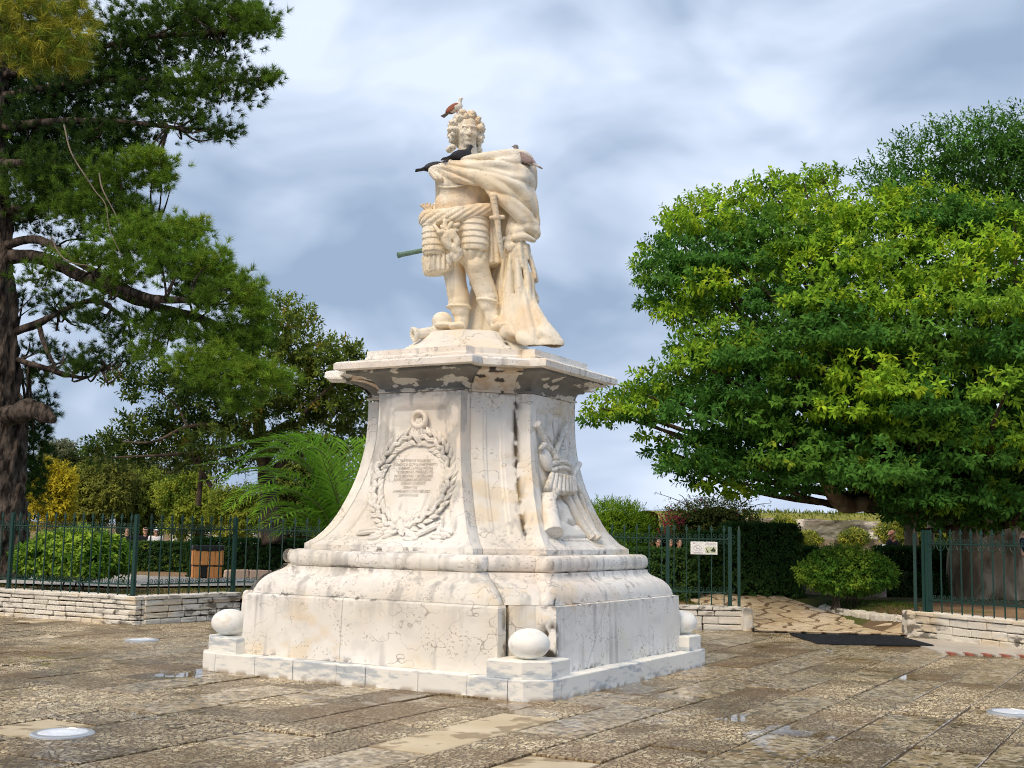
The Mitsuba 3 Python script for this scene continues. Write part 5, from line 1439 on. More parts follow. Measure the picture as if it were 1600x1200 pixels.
fb = bush('flowering_bush', 'loose bush with dark pink flowers behind the white notice', 'bush', at(1112, 822, 29.0), (1.20, .8, .60), 1500, leaf_mesh(.075, .04, .2, .1), (.050, .075, .022), (.13, .15, .04), .45, 0, twig=.22, flat=.3)
fl2 = []
for px, py, n, s in ((1050, 805, 60, .16), (1040, 822, 50, .14), (1062, 815, 40, .12), (1028, 835, 30, .12), (1150, 798, 10, .2), (1180, 826, 25, .10), (1100, 790, 10, .2)):
    c = at(px, py, 28.3); p = c + r.normal(0, s, (n, 3)) * [1, .6, .7]; fl2.append(scatter(leaf_mesh(.05, .045, .3, .1), p, r.normal(size=(n, 3)), r.normal(size=(n, 3)), r.uniform(.7, 1.2, n), np.array([[.26, .03, .07]]) * r.uniform(.6, 1.3, (n, 1))))
put_leaves('flowers', merge_vf(fl2), fb)
tw = []
for a, b in (((1090, 800), (1024, 770)), ((1080, 805), (1022, 797)), ((1110, 790), (1120, 768)), ((1150, 795), (1185, 775)), ((1160, 800), (1205, 786)), ((1075, 790), (1060, 772)), ((1130, 790), (1160, 768))):
    tw.append(limb([A(*a, 28.8, .015), [*((at(*a, 28.8) + at(*b, 28.8)) / 2 + [0, 0, .06]), .010], A(*b, 28.8, .004)], 4, 5))
put('long_twigs', cat_(tw), 'bark_dark', fb, smooth=True)
q = np.vstack([np.linspace(at(*a, 28.8), at(*b, 28.8), 9) for a, b in (((1090, 800), (1024, 770)), ((1080, 805), (1022, 797)), ((1110, 790), (1120, 768)), ((1150, 795), (1185, 775)), ((1160, 800), (1205, 786)), ((1130, 790), (1160, 768)))])
put_leaves('shoots', sprays(r, q, r.normal(size=q.shape), leaf_mesh(.06, .03, .2, .1), 4, .08, 1.0, np.tile([.06, .085, .03], (len(q), 1)), 1, .0), fb)
for px, py, Yq, R, lab in ((1225, 822, 60, .30, 'small yellow-green shrub on top of the old wall, left one'), (1262, 845, 72, .45, 'weedy olive shrub growing against the old wall'), (1335, 843, 72, .55, 'second olive shrub against the old wall, nearer the black-shirted man'), (1396, 834, 60, .55, 'yellow-green shrub behind the slim brown trunk'), (1478, 835, 34, .8, 'sunlit light green shrub seen between the thin stem and the thick trunk'), (1225, 862, 34, .45, 'small light green shrub beside the tall hedge')):
    bush('wall_shrub', lab, 'shrub', at(px, py, Yq), (R * 1.4, R, R * .8), int(500 * R + 120), leaf_mesh(.20, .09, .2, .1), (.09, .12, .025), (.25, .25, .04), .55, twig=.3)

# ---- trees closing the park on the left
def far_tree(label, px, py, Yq, hx, hy, col, col2, share, n, lsz, name='park_tree', trunk=None, droop=.2, group=None):
    k = thing(name, label, 'tree', group)
    s = Yq / F_PX; c = at(px, py, Yq); R = np.array([hx * s, hx * s * .8, hy * s])
    cl = in_ball(r, 26, .45) * R * .72 + c; TW, TC, TD = [], [], []
    for q in cl:
        m_ = n // 26; e = in_ball(r, m_, .3); TW.append(q + e * R * .36); TD.append(e + .4 * unit(q - c) + [0, 0, .15])
        t_ = np.clip((share - .5 + .45 * r.normal() + .2 * r.normal(size=(m_, 1)) + .5), 0, 1); TC.append(np.array(col) * (1 - t_) + np.array(col2) * t_)
    put_leaves('crown', sprays(r, np.vstack(TW), np.vstack(TD), leaf_mesh(lsz, lsz * .42, .2, .15), 7, lsz * 1.6, 1.0, np.vstack(TC), 1.0, droop), k)
    tx = trunk if trunk is not None else px
    g = at(tx, 850, Yq); g[2] = garden_h(g[0], g[1]) - .1
    put('trunk', limb([[*g, .24], [*((g + c) / 2 + r.normal(0, .12, 3)), .18], [*c, .10], [*(c + [0.1, 0, R[2] * .6]), .03]], 5, 8), 'bark_dark', k, smooth=True)
    return k


OL, LG = (.050, .062, .018), (.17, .185, .035)
far_tree('small tree with golden yellow foliage right of the pine trunk', 82, 775, 46, 40, 55, (.14, .13, .016), (.33, .285, .025), .75, 1500, .17, trunk=78, droop=-.05)
far_tree('olive green tree between the yellow tree and the feathery one', 155, 775, 50, 62, 62, OL, LG, .50, 2000, .20, droop=.5)
far_tree('olive tree with drooping leaves in the middle of the left tree row', 225, 790, 52, 55, 62, OL, (.15, .19, .03), .5, 1800, .20, droop=.5)
far_tree('light feathery green tree left of the palm, with slim dark stem', 300, 790, 44, 62, 50, (.055, .095, .016), (.19, .22, .03), .60, 2200, .16, trunk=318, droop=.1)
far_tree('yellow-green low tree behind the tan bin under the palm fronds', 370, 800, 42, 48, 42, (.07, .10, .016), (.22, .24, .035), .55, 1700, .15, trunk=352)
far_tree('dark broad tree closing the view far behind the olive trees', 190, 745, 64, 80, 42, (.030, .038, .014), (.09, .10, .03), .4, 1800, .26)
far_tree('pale grey-green tree far behind the yellow tree', 92, 715, 75, 32, 34, (.08, .095, .055), (.17, .18, .10), .4, 900, .22)
far_tree('dark tree far behind, right of the pine trunk', 120, 760, 60, 60, 70, (.025, .033, .012), (.06, .07, .02), .3, 1600, .26)
far_tree('dense dark trees seen between the bin and the pedestal', 470, 800, 48, 70, 48, (.03, .042, .014), (.12, .135, .03), .4, 1600, .18)
far_tree('dark leafy tree filling the view between the brown trunk and the palm', 480, 760, 44, 75, 80, (.03, .045, .014), (.10, .13, .028), .4, 2600, .18)
far_tree('dark tree behind the light feathery tree', 280, 770, 62, 70, 55, (.03, .04, .014), (.08, .09, .025), .35, 1500, .26)
far_tree('dark tree at the left edge behind the pine trunk', 10, 790, 55, 50, 60, (.02, .03, .012), (.05, .06, .02), .3, 1300, .24)
# ------------------------------------------------------------------ the statue
sta = thing('marble_statue', 'cream marble statue of a bewigged commander in armour with sash and flung cloak', 'statue')
SY = 14.45
def S(px, py, dy=0.0, rad=None):
    p = at(px, py, SY + dy); return [*p] if rad is None else [*p, rad]


SM = 'statue_marble'
lo, hi = np.array([-1.35, 13.75, 3.85]), np.array([0.75, 15.15, 6.95])
b = Clay(lo, hi, 0.0125)
# head and face (turned a little to the right of the picture)
hc = np.array(S(730, 206, -.06)); Rh = rotm([0, 0, 1], 0.24) @ rotm([1, 0, 0], 0.20)
H = lambda x, y, z: hc + Rh @ np.array([x, y, z])
b.ell(H(0, .03, .03), (.128, .165, .175), Rh, .02)
b.ell(H(0, -.045, -.07), (.100, .105, .125), Rh, .04)                 # face and jaw
b.ell(H(0, -.112, -.165), (.042, .040, .034), Rh, .03)                # chin
b.cone(H(0, -.128, .040), H(0, -.178, -.038), .014, .025, .020)       # nose
b.ell(H(.024, -.152, -.046), (.015, .018, .013), Rh, .01).ell(H(-.024, -.152, -.046), (.015, .018, .013), Rh, .01)
for s in (-1, 1):
    b.cone(H(.018 * s, -.136, .052), H(.085 * s, -.112, .050), .018, .014, .02)    # brow
    b.ell(H(.050 * s, -.158, .018), (.032, .026, .017), Rh, .015, True)            # eye socket
    b.ell(H(.048 * s, -.122, .016), (.025, .018, .014), Rh, .006)                  # eye
    b.ell(H(.070 * s, -.100, -.035), (.036, .036, .036), Rh, .03)                  # cheek
b.ell(H(0, -.140, -.094), (.040, .020, .010), Rh, .006).ell(H(0, -.136, -.114), (.036, .020, .011), Rh, .006)   # lips
b.cone(H(-.036, -.166, -.104), H(.036, -.166, -.104), .006, .006, .004, True)
b.cone(S(730, 226, 0), S(731, 256, .02), .11, .14, .05)
# trunk
b.ell(S(735, 290), (.39, .27, .27), None, .06).ell(S(719, 322), (.315, .25, .22), None, .06).ell(S(717, 352), (.36, .27, .24), None, .06)
b.ell(S(712, 285, -.13), (.20, .15, .18), None, .08)
b.ell(S(694, 270), (.14, .16, .12), None, .06).ell(S(812, 270, .03), (.17, .17, .14), None, .06)
# arms
b.rope([S(696, 272, .06, .12), S(694, 298, .24, .10), S(690, 322, .28, .085), S(674, 334, .12, .07)], .03)
b.rope([S(815, 275, 0, .13), S(817, 310, .02, .115), S(810, 336, -.08, .10), S(800, 364, -.20, .075)], .03)
hp = np.array(S(796, 375, -.24)); b.ell(hp, (.058, .038, .062), None, .02)
for i, (dx, ln) in enumerate(((-.045, .085), (-.016, .105), (.014, .10), (.042, .08))):
    b.rope([[*(hp + [dx, -.02, -.04]), .017], [*(hp + [dx * 1.15, -.045, -.04 - ln * .5]), .016], [*(hp + [dx * 1.1, -.03, -.04 - ln]), .012]], .006, 3)
b.rope([[*(hp + [-.05, -.02, .02]), .019], [*(hp + [-.095, -.045, -.01]), .017], [*(hp + [-.10, -.05, -.055]), .013]], .008, 3)
hq = np.array(S(668, 334, .0)); b.ell(hq, (.055, .06, .045), None, .02)
for i in range(4): b.rope([[*(hq + [-.02, -.05 + .028 * i, .02]), .018], [*(hq + [-.065, -.055 + .03 * i, -.01]), .016], [*(hq + [-.05, -.06 + .03 * i, -.055]), .013]], .006, 3)
b.rope([[*(hq + [.02, -.05, .02]), .018], [*(hq + [-.02, -.09, .0]), .016], [*(hq + [-.045, -.085, -.03]), .013]], .006, 3)
# legs in boots
b.rope([S(709, 385, .05, .165), S(710, 420, .04, .130), S(713, 445, .03, .116), S(717, 468, .04, .118), S(720, 494, .05, .078), S(721, 506, .05, .072)], .03)
b.ell(S(714, 511, -.07), (.085, .17, .055), rotm([0, 0, 1], -.35), .04)
b.rope([S(742, 380, -.05, .175), S(744, 412, -.13, .145), S(752, 437, -.10, .120), S(760, 460, -.06, .118), S(766, 484, -.05, .078), S(770, 500, -.06, .068)], .03)
b.ell(S(782, 509, -.16), (.075, .17, .052), rotm([0, 0, 1], .62), .04)
b.ell(S(743, 413, -.24), (.085, .06, .085), None, .04)
for (c0, c1, r0, r1) in ((S(717, 474, .03), S(719, 484, .03), .130, .112), (S(762, 468, -.06), S(763, 477, -.06), .130, .108)):
    b.cone(c0, c1, r0, r1, .008)
b.cone(S(795, 300, .18), S(786, 400, .22), .16, .14, .05)
for z in (398, 404): b.cone(S(743 - 12, z, -.22), S(743 + 12, z, -.22), .05, .05, .012)
b.cone(S(710, 430, .035), S(710, 432, .035), .130, .130, .006)
b.ell(S(717, 480, .04), (.158, .158, .030), None, .012).ell(S(762, 471, -.06), (.150, .150, .028), rotm([0, 1, 0], .15), .012)
put('body', b.mesh(lambda X: .012 * (nfbm(X * 8, 3) - .5) + .006 * (nfbm(X * [6, 6, 30], 2) - .5) * (X[:, 2] < 4.75)), SM, sta, smooth=True, label='face, breastplate, arms and booted legs of the figure')
# wig of curls
w = Clay(np.array(S(690, 245)) - [.1, .4, .12], np.array(S(770, 165)) + [.12, .45, .12], .0095)
rw = np.random.default_rng(5); wc = H(0, .06, .02)
w.ell(H(0, .085, .02), (.185, .17, .205), Rh, .02)
taken = []
for i in range(900):
    d = unit(rw.normal(size=3)); l = d
    if l[2] < -.80 or (l[1] < -.30 and abs(l[0]) < .74 and l[2] < .60): continue
    if any(np.linalg.norm(d - t) < .27 for t in taken): continue
    taken.append(d)
    low = max(0, -.2 - l[2])
    p = wc + Rh @ (d * [.205 + .05 * low, .195, .215]); q = rw.uniform(.034, .043)
    o = unit(np.cross(d, rw.normal(size=3))); o2 = np.cross(d, o); dd = Rh @ d; o, o2 = Rh @ o, Rh @ o2
    sp = [[*(p + (.026 - .004 * k) * (math.cos(k * 1.25) * o + math.sin(k * 1.25) * o2) + dd * .005 * k), .0165] for k in range(6)]
    w.ell(p - dd * .012, (q, q, q), None, .004).rope(sp, .003, 3)
for s in (-1, 1):
    for k in range(3): w.ell(H(s * (.165 + .01 * k), .02 + .05 * k, -.20 - .012 * k), (.046, .046, .040), None, .004)
w.ell(H(-.075, -.02, .225), (.052, .055, .045), None, .006).ell(H(.045, -.02, .225), (.045, .05, .040), None, .006)
w.ell(H(0, -.155, -.06), (.104, .10, .165), Rh, .01, True)
put('wig', w.mesh(), SM, sta, smooth=True)
# cloak flung over the chest and one shoulder
c = Clay(lo, hi, .0125)
RP = [[S(677, 267, -.05, .05), S(700, 262, -.24, .045), S(735, 252, -.25, .045), S(775, 244, -.19, .05), S(805, 242, -.05, .06), S(826, 256, .10, .06), S(831, 300, .15, .05)],
      [S(680, 270, -.06, .045), S(718, 264, -.30, .045), S(762, 258, -.32, .05), S(800, 259, -.22, .06), S(824, 282, -.05, .06), S(830, 325, 0, .05), S(832, 350, 0, .04)],
      [S(682, 273, -.08, .04), S(718, 270, -.32, .04), S(760, 272, -.36, .05), S(797, 286, -.32, .06), S(819, 312, -.18, .055), S(829, 346, -.12, .045)],
      [S(684, 276, -.09, .035), S(718, 275, -.32, .035), S(756, 282, -.37, .045), S(790, 304, -.36, .05), S(814, 332, -.26, .05), S(827, 352, -.20, .04)],
      [S(686, 279, -.10, .028), S(718, 279, -.31, .028), S(750, 287, -.36, .032), S(776, 306, -.37, .034), S(798, 327, -.33, .034), S(815, 347, -.28, .034)],
      [S(822, 262, .05, .05), S(829, 300, -.02, .045), S(835, 340, -.04, .035), S(840, 349, -.05, .028)],
      [S(806, 352, -.26, .03), S(822, 346, -.24, .035), S(839, 350, -.12, .03)], [S(804, 362, -.28, .03), S(822, 357, -.25, .035), S(836, 363, -.15, .035), S(837, 374, -.14, .028)], [S(803, 371, -.28, .03), S(820, 369, -.26, .035), S(836, 375, -.18, .03)],
      [S(804, 358, -.28, .02), S(822, 352, -.25, .025), S(838, 356, -.14, .022)],
      [S(676, 267, -.04, .05), S(681, 274, -.16, .045), S(688, 279, -.24, .032)], [S(678, 263, .05, .05), S(700, 257, .1, .05), S(740, 247, .12, .05)]]
for i, p in enumerate(RP): c.rope(p, .05 if i < 6 else .025, 6)
for p, q, r0, r1 in (((735, 261, -.18), (800, 256, -.08), .09, .13), ((745, 266, -.24), (808, 284, -.16), .07, .14), ((762, 282, -.25), (812, 315, -.16), .06, .12), ((815, 290, -.02), (821, 340, -.08), .12, .085), ((700, 267, -.16), (745, 267, -.22), .05, .07), ((780, 298, -.27), (815, 335, -.18), .07, .09), ((812, 360, -.20), (832, 362, -.12), .055, .06)):
    c.cone(S(*p), S(*q), r0, r1, .08)
cp = np.array(S(668, 262))
def folds(X):
    d_ = X - cp; th = np.arctan2(d_[:, 2], d_[:, 0] + .02); rr_ = np.hypot(d_[:, 0], d_[:, 2])
    ph = th * 13 + 1.8 * nfbm(X * [1.6, 1.0, 1.6], 2) * 2 + .6
    sharp = 1 - np.abs(np.sin(ph))
    return .030 * (sharp**1.6 - .35) * np.clip(rr_ * 2.2, .25, 1) * -1 * -1 + .006 * (nfbm(X * 9, 2) - .5)
put('cloak', c.mesh(folds), SM, sta, smooth=True)
# drapery falling behind to the ground
d = Clay(lo - [0, .35, .1], hi, .0125)
for p in ([S(797, 382, -.18, .045), S(789, 420, -.08, .04), S(784, 470, .02, .045), S(780, 516, .0, .05)], [S(803, 384, -.24, .04), S(798, 430, -.20, .045), S(794, 480, -.18, .05), S(790, 520, -.20, .06)],
          [S(811, 381, -.24, .04), S(811, 435, -.24, .045), S(808, 485, -.26, .055), S(812, 527, -.40, .065)], [S(819, 381, -.20, .035), S(822, 428, -.20, .04), S(824, 478, -.28, .055), S(836, 528, -.50, .065)],
          [S(824, 385, -.12, .03), S(833, 434, -.12, .028), S(830, 468, -.20, .04), S(850, 508, -.42, .055), S(872, 531, -.50, .05)], [S(826, 400, -.05, .03), S(836, 437, -.02, .022), S(829, 446, -.06, .022), S(839, 466, -.04, .024), S(830, 474, -.12, .03)],
          [S(812, 527, -.42, .05), S(842, 537, -.52, .055), S(864, 537, -.54, .05), S(878, 535, -.54, .035)], [S(832, 495, -.30, .045), S(852, 518, -.44, .045), S(868, 529, -.50, .045)], [S(775, 500, -.10, .05), S(800, 517, -.28, .05), S(825, 532, -.45, .05)],
          [S(792, 395, -.10, .035), S(780, 440, .06, .045), S(774, 490, .10, .055)]):
    d.rope(p, .03, 6)
for p, q, r0, r1 in (((811, 388, -.12), (806, 450, -.05), .085, .15), ((806, 450, -.05), (804, 515, -.05), .15, .22), ((750, 428, .30), (750, 512, .30), .11, .18), ((775, 430, .25), (775, 512, .25), .14, .19), ((812, 505, -.2), (848, 525, -.4), .13, .10)):
    d.cone(S(*p), S(*q), r0, r1, .06)
d.ell(S(856, 527, -.45), (.18, .15, .085), rotm([0, 1, 0], .50), .05)
dp = np.array(S(800, 340))
def falls(X):
    d_ = X - dp; th = np.arctan2(d_[:, 0], -d_[:, 2]); ph = th * 21 + 3.0 * nfbm(X * [1.2, 1.2, .8], 2)
    return .034 * ((1 - np.abs(np.sin(ph)))**1.5 - .35) * np.clip((5.15 - X[:, 2]) * 2.5, .2, 1) + .008 * (nfbm(X * 7, 3) - .5)
put('falling_drapery', d.mesh(falls), SM, sta, smooth=True)
# tassets: overlapping plates on the thighs; skirt pleats
for nm, cs in (('left_thigh_plates', [(S(680, 352, -.10), S(680, 390, -.10), .165, .165)]), ('right_thigh_plates', [(S(738, 350, -.17), S(741, 383, -.19), .205, .185)])):
    g = Clay(np.array(S(655, 410)) - [.2, .6, .1], np.array(S(790, 330)) + [.2, .4, .1], .012)
    for p, q, r0, r1 in cs: g.cone(p, q, r0, r1, 0)
    z0 = S(700, 350)[2]
    g.clip(S(700, 396, -.25)[2] if 'left' in nm else S(740, 390, -.3)[2], 9)
    put('thigh_plates', g.mesh(lambda X: .017 * (((z0 - X[:, 2]) / .078) % 1.0 - .9) * -1.0), SM, sta, smooth=40)
g = Clay(np.array(S(655, 440)) - [.1, .6, .05], np.array(S(800, 330)) + [.1, .5, .1], .0105)
kc = np.array(S(688, 400, .02)); g.cone(S(686, 388, 0), S(686, 408, 0), .165, .205, .0).cone(S(686, 408, 0), S(687, 419, 0), .205, .20, .0)
kd = np.array(S(752, 370, .04)); g.cone(S(757, 348, .02), S(764, 412, .02), .175, .205, .0); g.cone(S(738, 380, -.14), S(738, 395, -.14), .185, .185, .0)
def pleat(X):
    ph = np.where(X[:, 0] < kc[0] + .22, np.arctan2(X[:, 1] - kc[1], X[:, 0] - kc[0]) * 11, np.arctan2(X[:, 1] - kd[1], X[:, 0] - kd[0]) * 11)
    return .026 * (1 - np.abs(np.sin(ph))) - .010
g.clip(S(686, 423, -.15)[2], 9, -.16, float(kc[0]))
put('pleated_skirt', g.mesh(pleat), SM, sta, smooth=True)
# sash, knot and fringe
s = Clay(np.array(S(640, 420)) - [.1, .7, .1], np.array(S(800, 300)) + [.1, .6, .1], .011)
path = spline([S(676, 344, .20, .05), S(663, 343, .0, .06), S(668, 341, -.16, .07), S(692, 339, -.28, .07), S(722, 334, -.33, .065), S(750, 329, -.30, .06), S(772, 327, -.18, .05), S(782, 330, 0, .045)], 9)
n = len(path); tt = np.linspace(0, 1, n)
for k in range(7):
    ph = k * 2 * np.pi / 7 + 11 * tt; sg = unit(np.gradient(path[:, :3], axis=0)); nn = unit(np.cross(sg, [0, 0, 1.0]))
    s.rope(np.c_[path[:, :3] + (path[:, 3] * 1.05)[:, None] * (np.cos(ph)[:, None] * nn * .6 + np.sin(ph)[:, None] * [0, 0, 1.0]), path[:, 3] * .46], .006, 2)
for i in range(9):
    a = i * .7; rr_ = .085 if i % 2 else .055; s.ell(np.array(S(702, 359, -.36 - .02 * (i % 3))) + [rr_ * 1.2 * math.cos(a), 0, rr_ * math.sin(a)], (.060, .030, .030), rotm([0, 1, 0], -a + .3), .004)
for p in ([S(702, 362, -.38, .035), S(696, 372, -.38, .04), S(700, 382, -.36, .045), S(710, 390, -.34, .04), S(707, 400, -.30, .045)], [S(706, 364, -.38, .03), S(714, 376, -.38, .035), S(712, 388, -.36, .04), S(718, 394, -.34, .04), S(712, 404, -.30, .045)], [S(694, 375, -.38, .02), S(686, 362, -.34, .02), S(678, 352, -.3, .02)], [S(700, 400, -.28, .03), S(703, 410, -.27, .03)]):
    s.rope(p, .014, 5)
for a in (-.9, -.5, -.1, .3, .7): s.cone(S(672, 332, -.10), S(668 + 14 * math.sin(a), 316 + 5 * abs(a), -.14), .022, .012, .008)
put('sash', s.mesh(lambda X: .006 * (nfbm(X * 12, 2) - .5)), SM, sta, smooth=True)
put('breast_cord', tube(spline([S(684, 291, -.14), S(698, 293, -.235), S(716, 291, -.285), S(738, 284, -.32)], 8), .014, 6), SM, sta, smooth=True)
# sword, baton, gun, helmet
sw = Clay(np.array(S(755, 410)) - [.1, .6, .1], np.array(S(800, 295)) + [.1, .3, .1], .010)
sw.cone(S(771, 311, -.44), S(776, 338, -.42), .042, .034, .01).ell(S(770.5, 306, -.44), (.052, .045, .036), None, .008).cone(S(767, 340, -.42), S(786, 339, -.40), .022, .026, .012).ell(S(776, 340, -.42), (.05, .04, .03), None, .01)
sw.rope([S(777, 342, -.41, .036), S(780, 370, -.36, .030), S(785, 402, -.26, .020)], .01, 4)
put('sword', sw.mesh(), SM, sta, smooth=True)
p, q = np.array(S(621, 399, -.12)), np.array(S(672, 389, .02)); e = unit(q - p)
put('baton', tube([p, p + e * .005, p + e * .03, p + e * .031, q], [.030, .038, .038, .031, .028], 12), 'baton_bronze', sta, label='greenish bronze baton sticking out at the hip', smooth=40)
e0, e1 = np.array(S(645, 523, -.12)), np.array(S(722, 513, .16)); L = e1 - e0
prof = [(.06, .002), (.06, .045), (.0, .050), (-.005, .080), (.01, .094), (.045, .092), (.055, .080), (.09, .076), (.10, .062), (.40, .066), (.405, .080), (.44, .080), (.445, .068), (.98, .080), (1, .02)]
ax = unit(L); sx = unit(np.cross(ax, [0, 0, 1.0])); sz = np.cross(sx, ax); an = np.arange(24) * np.pi / 12
put('cannon', fix(loft([e0 + L * q + w_ * (np.cos(an)[:, None] * sx + np.sin(an)[:, None] * sz) for q, w_ in prof])), SM, sta, smooth=35, label='stone cannon barrel lying at the feet, muzzle to the left')
g = Clay(np.array(S(670, 520)) - [.1, .4, .1], np.array(S(715, 480)) + [.1, .5, .1], .012)
g.ell(S(691, 502, .02), (.125, .14, .115), None, .02).ell(S(698, 510, 0), (.16, .17, .04), None, .02)
put('helmet', g.mesh(), SM, sta, smooth=True)

# ------------------------------------------------------------------ pigeons
def pigeon(label, pos, yaw, pitch, cols, size=1.0):
    k = thing('pigeon', label, 'pigeon', 'pigeons perched on the statue')
    R = rotm([0, 0, 1], yaw) @ rotm([0, 1, 0], -pitch)
    def lay(cl, nm, m_):
        m = cl.mesh(); m.vertices = (np.array(m.vertices) * size) @ R.T + pos; put(nm, m, m_, k, smooth=True)
    g = Clay((-.2, -.12, -.12), (.24, .12, .2), .008)
    g.ell((0, 0, 0), (.115, .062, .062), None, .01).ell((.05, 0, .005), (.065, .056, .06), None, .03).cone((.075, 0, .03), (.115, 0, .085), .036, .026, .02).ell((.125, 0, .10), (.032, .026, .027), None, .012).cone((.15, 0, .098), (.178, 0, .088), .008, .004, .006)
    lay(g, 'body', cols[0])
    for s_ in (-1, 1):
        g = Clay((-.28, -.12, -.1), (.14, .12, .1), .008); g.ell((-.035, .050 * s_, .012), (.125, .018, .050), rotm([0, 1, 0], -.08), .01).cone((-.10, .040 * s_, .006), (-.195, .018 * s_, -.006), .022, .010, .02)
        lay(g, 'wing', cols[1])
    g = Clay((-.32, -.1, -.08), (0, .1, .08), .007); g.cone((-.09, 0, -.005), (-.15, 0, -.012), .028, .022, .01)
    for t_ in (-.026, -.013, 0, .013, .026): g.cone((-.13, t_ * .6, -.008), (-.26, t_ * 1.5, -.02), .012, .010, .006)
    lay(g, 'tail', cols[2])
    lg = []
    for s_ in (-1, 1):
        f_ = [tube([(.01, .022 * s_, -.05), (.015, .024 * s_, -.098)], .0055, 5)] + [tube([(.015, .024 * s_, -.098), (.015 + .03 * math.cos(a), .024 * s_ + .03 * math.sin(a), -.102)], .004, 4) for a in (-.5, 0, .5, 3.1)]
        m = cat_(f_); m.vertices = (np.array(m.vertices) * size) @ R.T + pos; put('leg', m, 'bird_leg', k)


pigeon('rust brown and white pigeon standing on the head of the statue', np.array(S(712, 169, -.02)), -.55, .30, ('bird_white', 'bird_rust', 'bird_grey'), .80)
pigeon('dark slate pigeon sitting under the chin of the statue', np.array(S(722, 243, -.22)), .35, .22, ('bird_dark', 'bird_dark', 'bird_dark'), 1.0)
pigeon('dark pigeon at the left shoulder of the statue, its tail sticking out', np.array(S(684, 262, .05)), .15, .12, ('bird_dark', 'bird_dark', 'bird_dark'), 1.05)
pigeon('grey pigeon with pinkish wing on the cloaked shoulder at the right, tail hanging down', np.array(S(815, 248, -.08)), 2.7, .42, ('bird_grey', 'bird_pink', 'bird_light'), 1.12)
# ------------------------------------------------------------------ old fortress wall and the grassy bank behind
fw = thing('fortress_wall', 'long old stone wall in the distance on the right, with shade painted dark below and sunlit above', 'wall')
def strip(x0, x1, Yq, z0, z1, amp, nx=120, nz=14, seed=0, back=1.6):
    X = np.linspace(x0, x1, nx); Zr = np.linspace(0, 1, nz); V = []
    for t in Zr:
        z = z0 + (z1 - z0) * t; p = np.stack([X, np.full(nx, Yq) + .12 * t, np.full(nx, z)], -1)
        p[:, 1] += amp * (nfbm(p * [1.2, 1, 2.0] + seed, 4) - .5); p[:, 2] += (t == 1) * .35 * (nfbm(p * [.5, 1, 0] + seed, 3) - .5); V.append(p)
    V.append(V[-1] + [0, back, 0]); V.append(np.c_[V[-1][:, :2], np.full(nx, z0)])
    V = np.vstack(V); n = nx; I, J = np.meshgrid(np.arange(nx - 1), np.arange(nz + 1)); a = (J * n + I).ravel()
    return V, np.c_[a, a + 1, a + n + 1, a + n]


put('upper_wall', strip(12, 62, 80, 1.45, 2.75, .5, 200, 16), 'fort_stone', fw, smooth=30)
put('lower_wall', strip(12, 62, 79.2, -.3, 1.5, .4, 200, 14, 5), 'fort_painted_shade', fw, smooth=30, label='lower part of the wall, its shade painted as dark streaked colour')
xs = np.linspace(10, 70, 70); V = []
for yy, z in ((80.8, 2.0), (82, 2.85), (84, 3.15), (90, 3.35), (110, 3.2), (130, -1)):
    p = np.stack([xs, np.full(70, yy), z + (.35 * (nfbm(np.stack([xs * .3, xs * 0 + yy, xs * 0], -1), 3) - .5) + .004 * (xs - 14)) * (z > 2.5)], -1); V.append(p)
I, J = np.meshgrid(np.arange(69), np.arange(5)); a = (J * 70 + I).ravel()
structure('grassy_bank', (np.vstack(V), np.c_[a, a + 1, a + 71, a + 70]), 'mown_grass', 'sunlit grassy bank above the old wall', smooth=True)
rg_ = np.random.default_rng(9); n = 2600
p = np.c_[rg_.uniform(14, 60, n), rg_.uniform(81, 90, n), np.zeros(n)]; p[:, 2] = np.interp(p[:, 1], [81, 82, 84, 90], [2.2, 2.8, 3.1, 3.3])
g = structure('bank_grass', trimesh.Trimesh(np.zeros((3, 3)), [[0, 1, 2]], process=False), None) if False else None
vv, ff, cc = scatter(leaf_mesh(.40, .10, .1, .3), p, rg_.normal(size=(n, 3)) * .35 + [0, 0, 1], rg_.normal(size=(n, 3)), rg_.uniform(.6, 1.2, n), np.array([.16, .19, .035]) * rg_.uniform(.6, 1.4, (n, 1)))
top('bank_grass', trimesh.Trimesh(vv, ff, process=False), 'leaf', 'tufts of long grass on the bank above the old wall', 'grass', kind='stuff', color=np.clip(cc, 0, 1))
rw_ = thing('garden_wall', 'pale rough stone wall behind the thick trunk at the right edge', 'wall')
put('face', strip(13.5, 19, 36, -.1, 2.0, .35, 70, 20, 8, .5), 'fort_stone', rw_, smooth=30)
# grass in the park
def grass(name, label, poly, n, h, col, seed):
    q = np.random.default_rng(seed); pg = Polygon(poly); x0, y0, x1, y1 = pg.bounds; P = np.c_[q.uniform(x0, x1, n * 2), q.uniform(y0, y1, n * 2)]
    P = P[shapely.contains_xy(pg, P[:, 0], P[:, 1])][:n]; m = len(P); P = np.c_[P, garden_h(P[:, 0], P[:, 1])]
    v, f, c = scatter(leaf_mesh(h, .012, .1, .25), P, q.normal(size=(m, 3)) * .45 + [0, 0, 1], q.normal(size=(m, 3)), q.uniform(.5, 1.2, m), np.array(col) * q.uniform(.6, 1.4, (m, 1)))
    top(name, trimesh.Trimesh(v, f, process=False), 'leaf', label, 'grass', kind='stuff', color=np.clip(c, 0, 1))


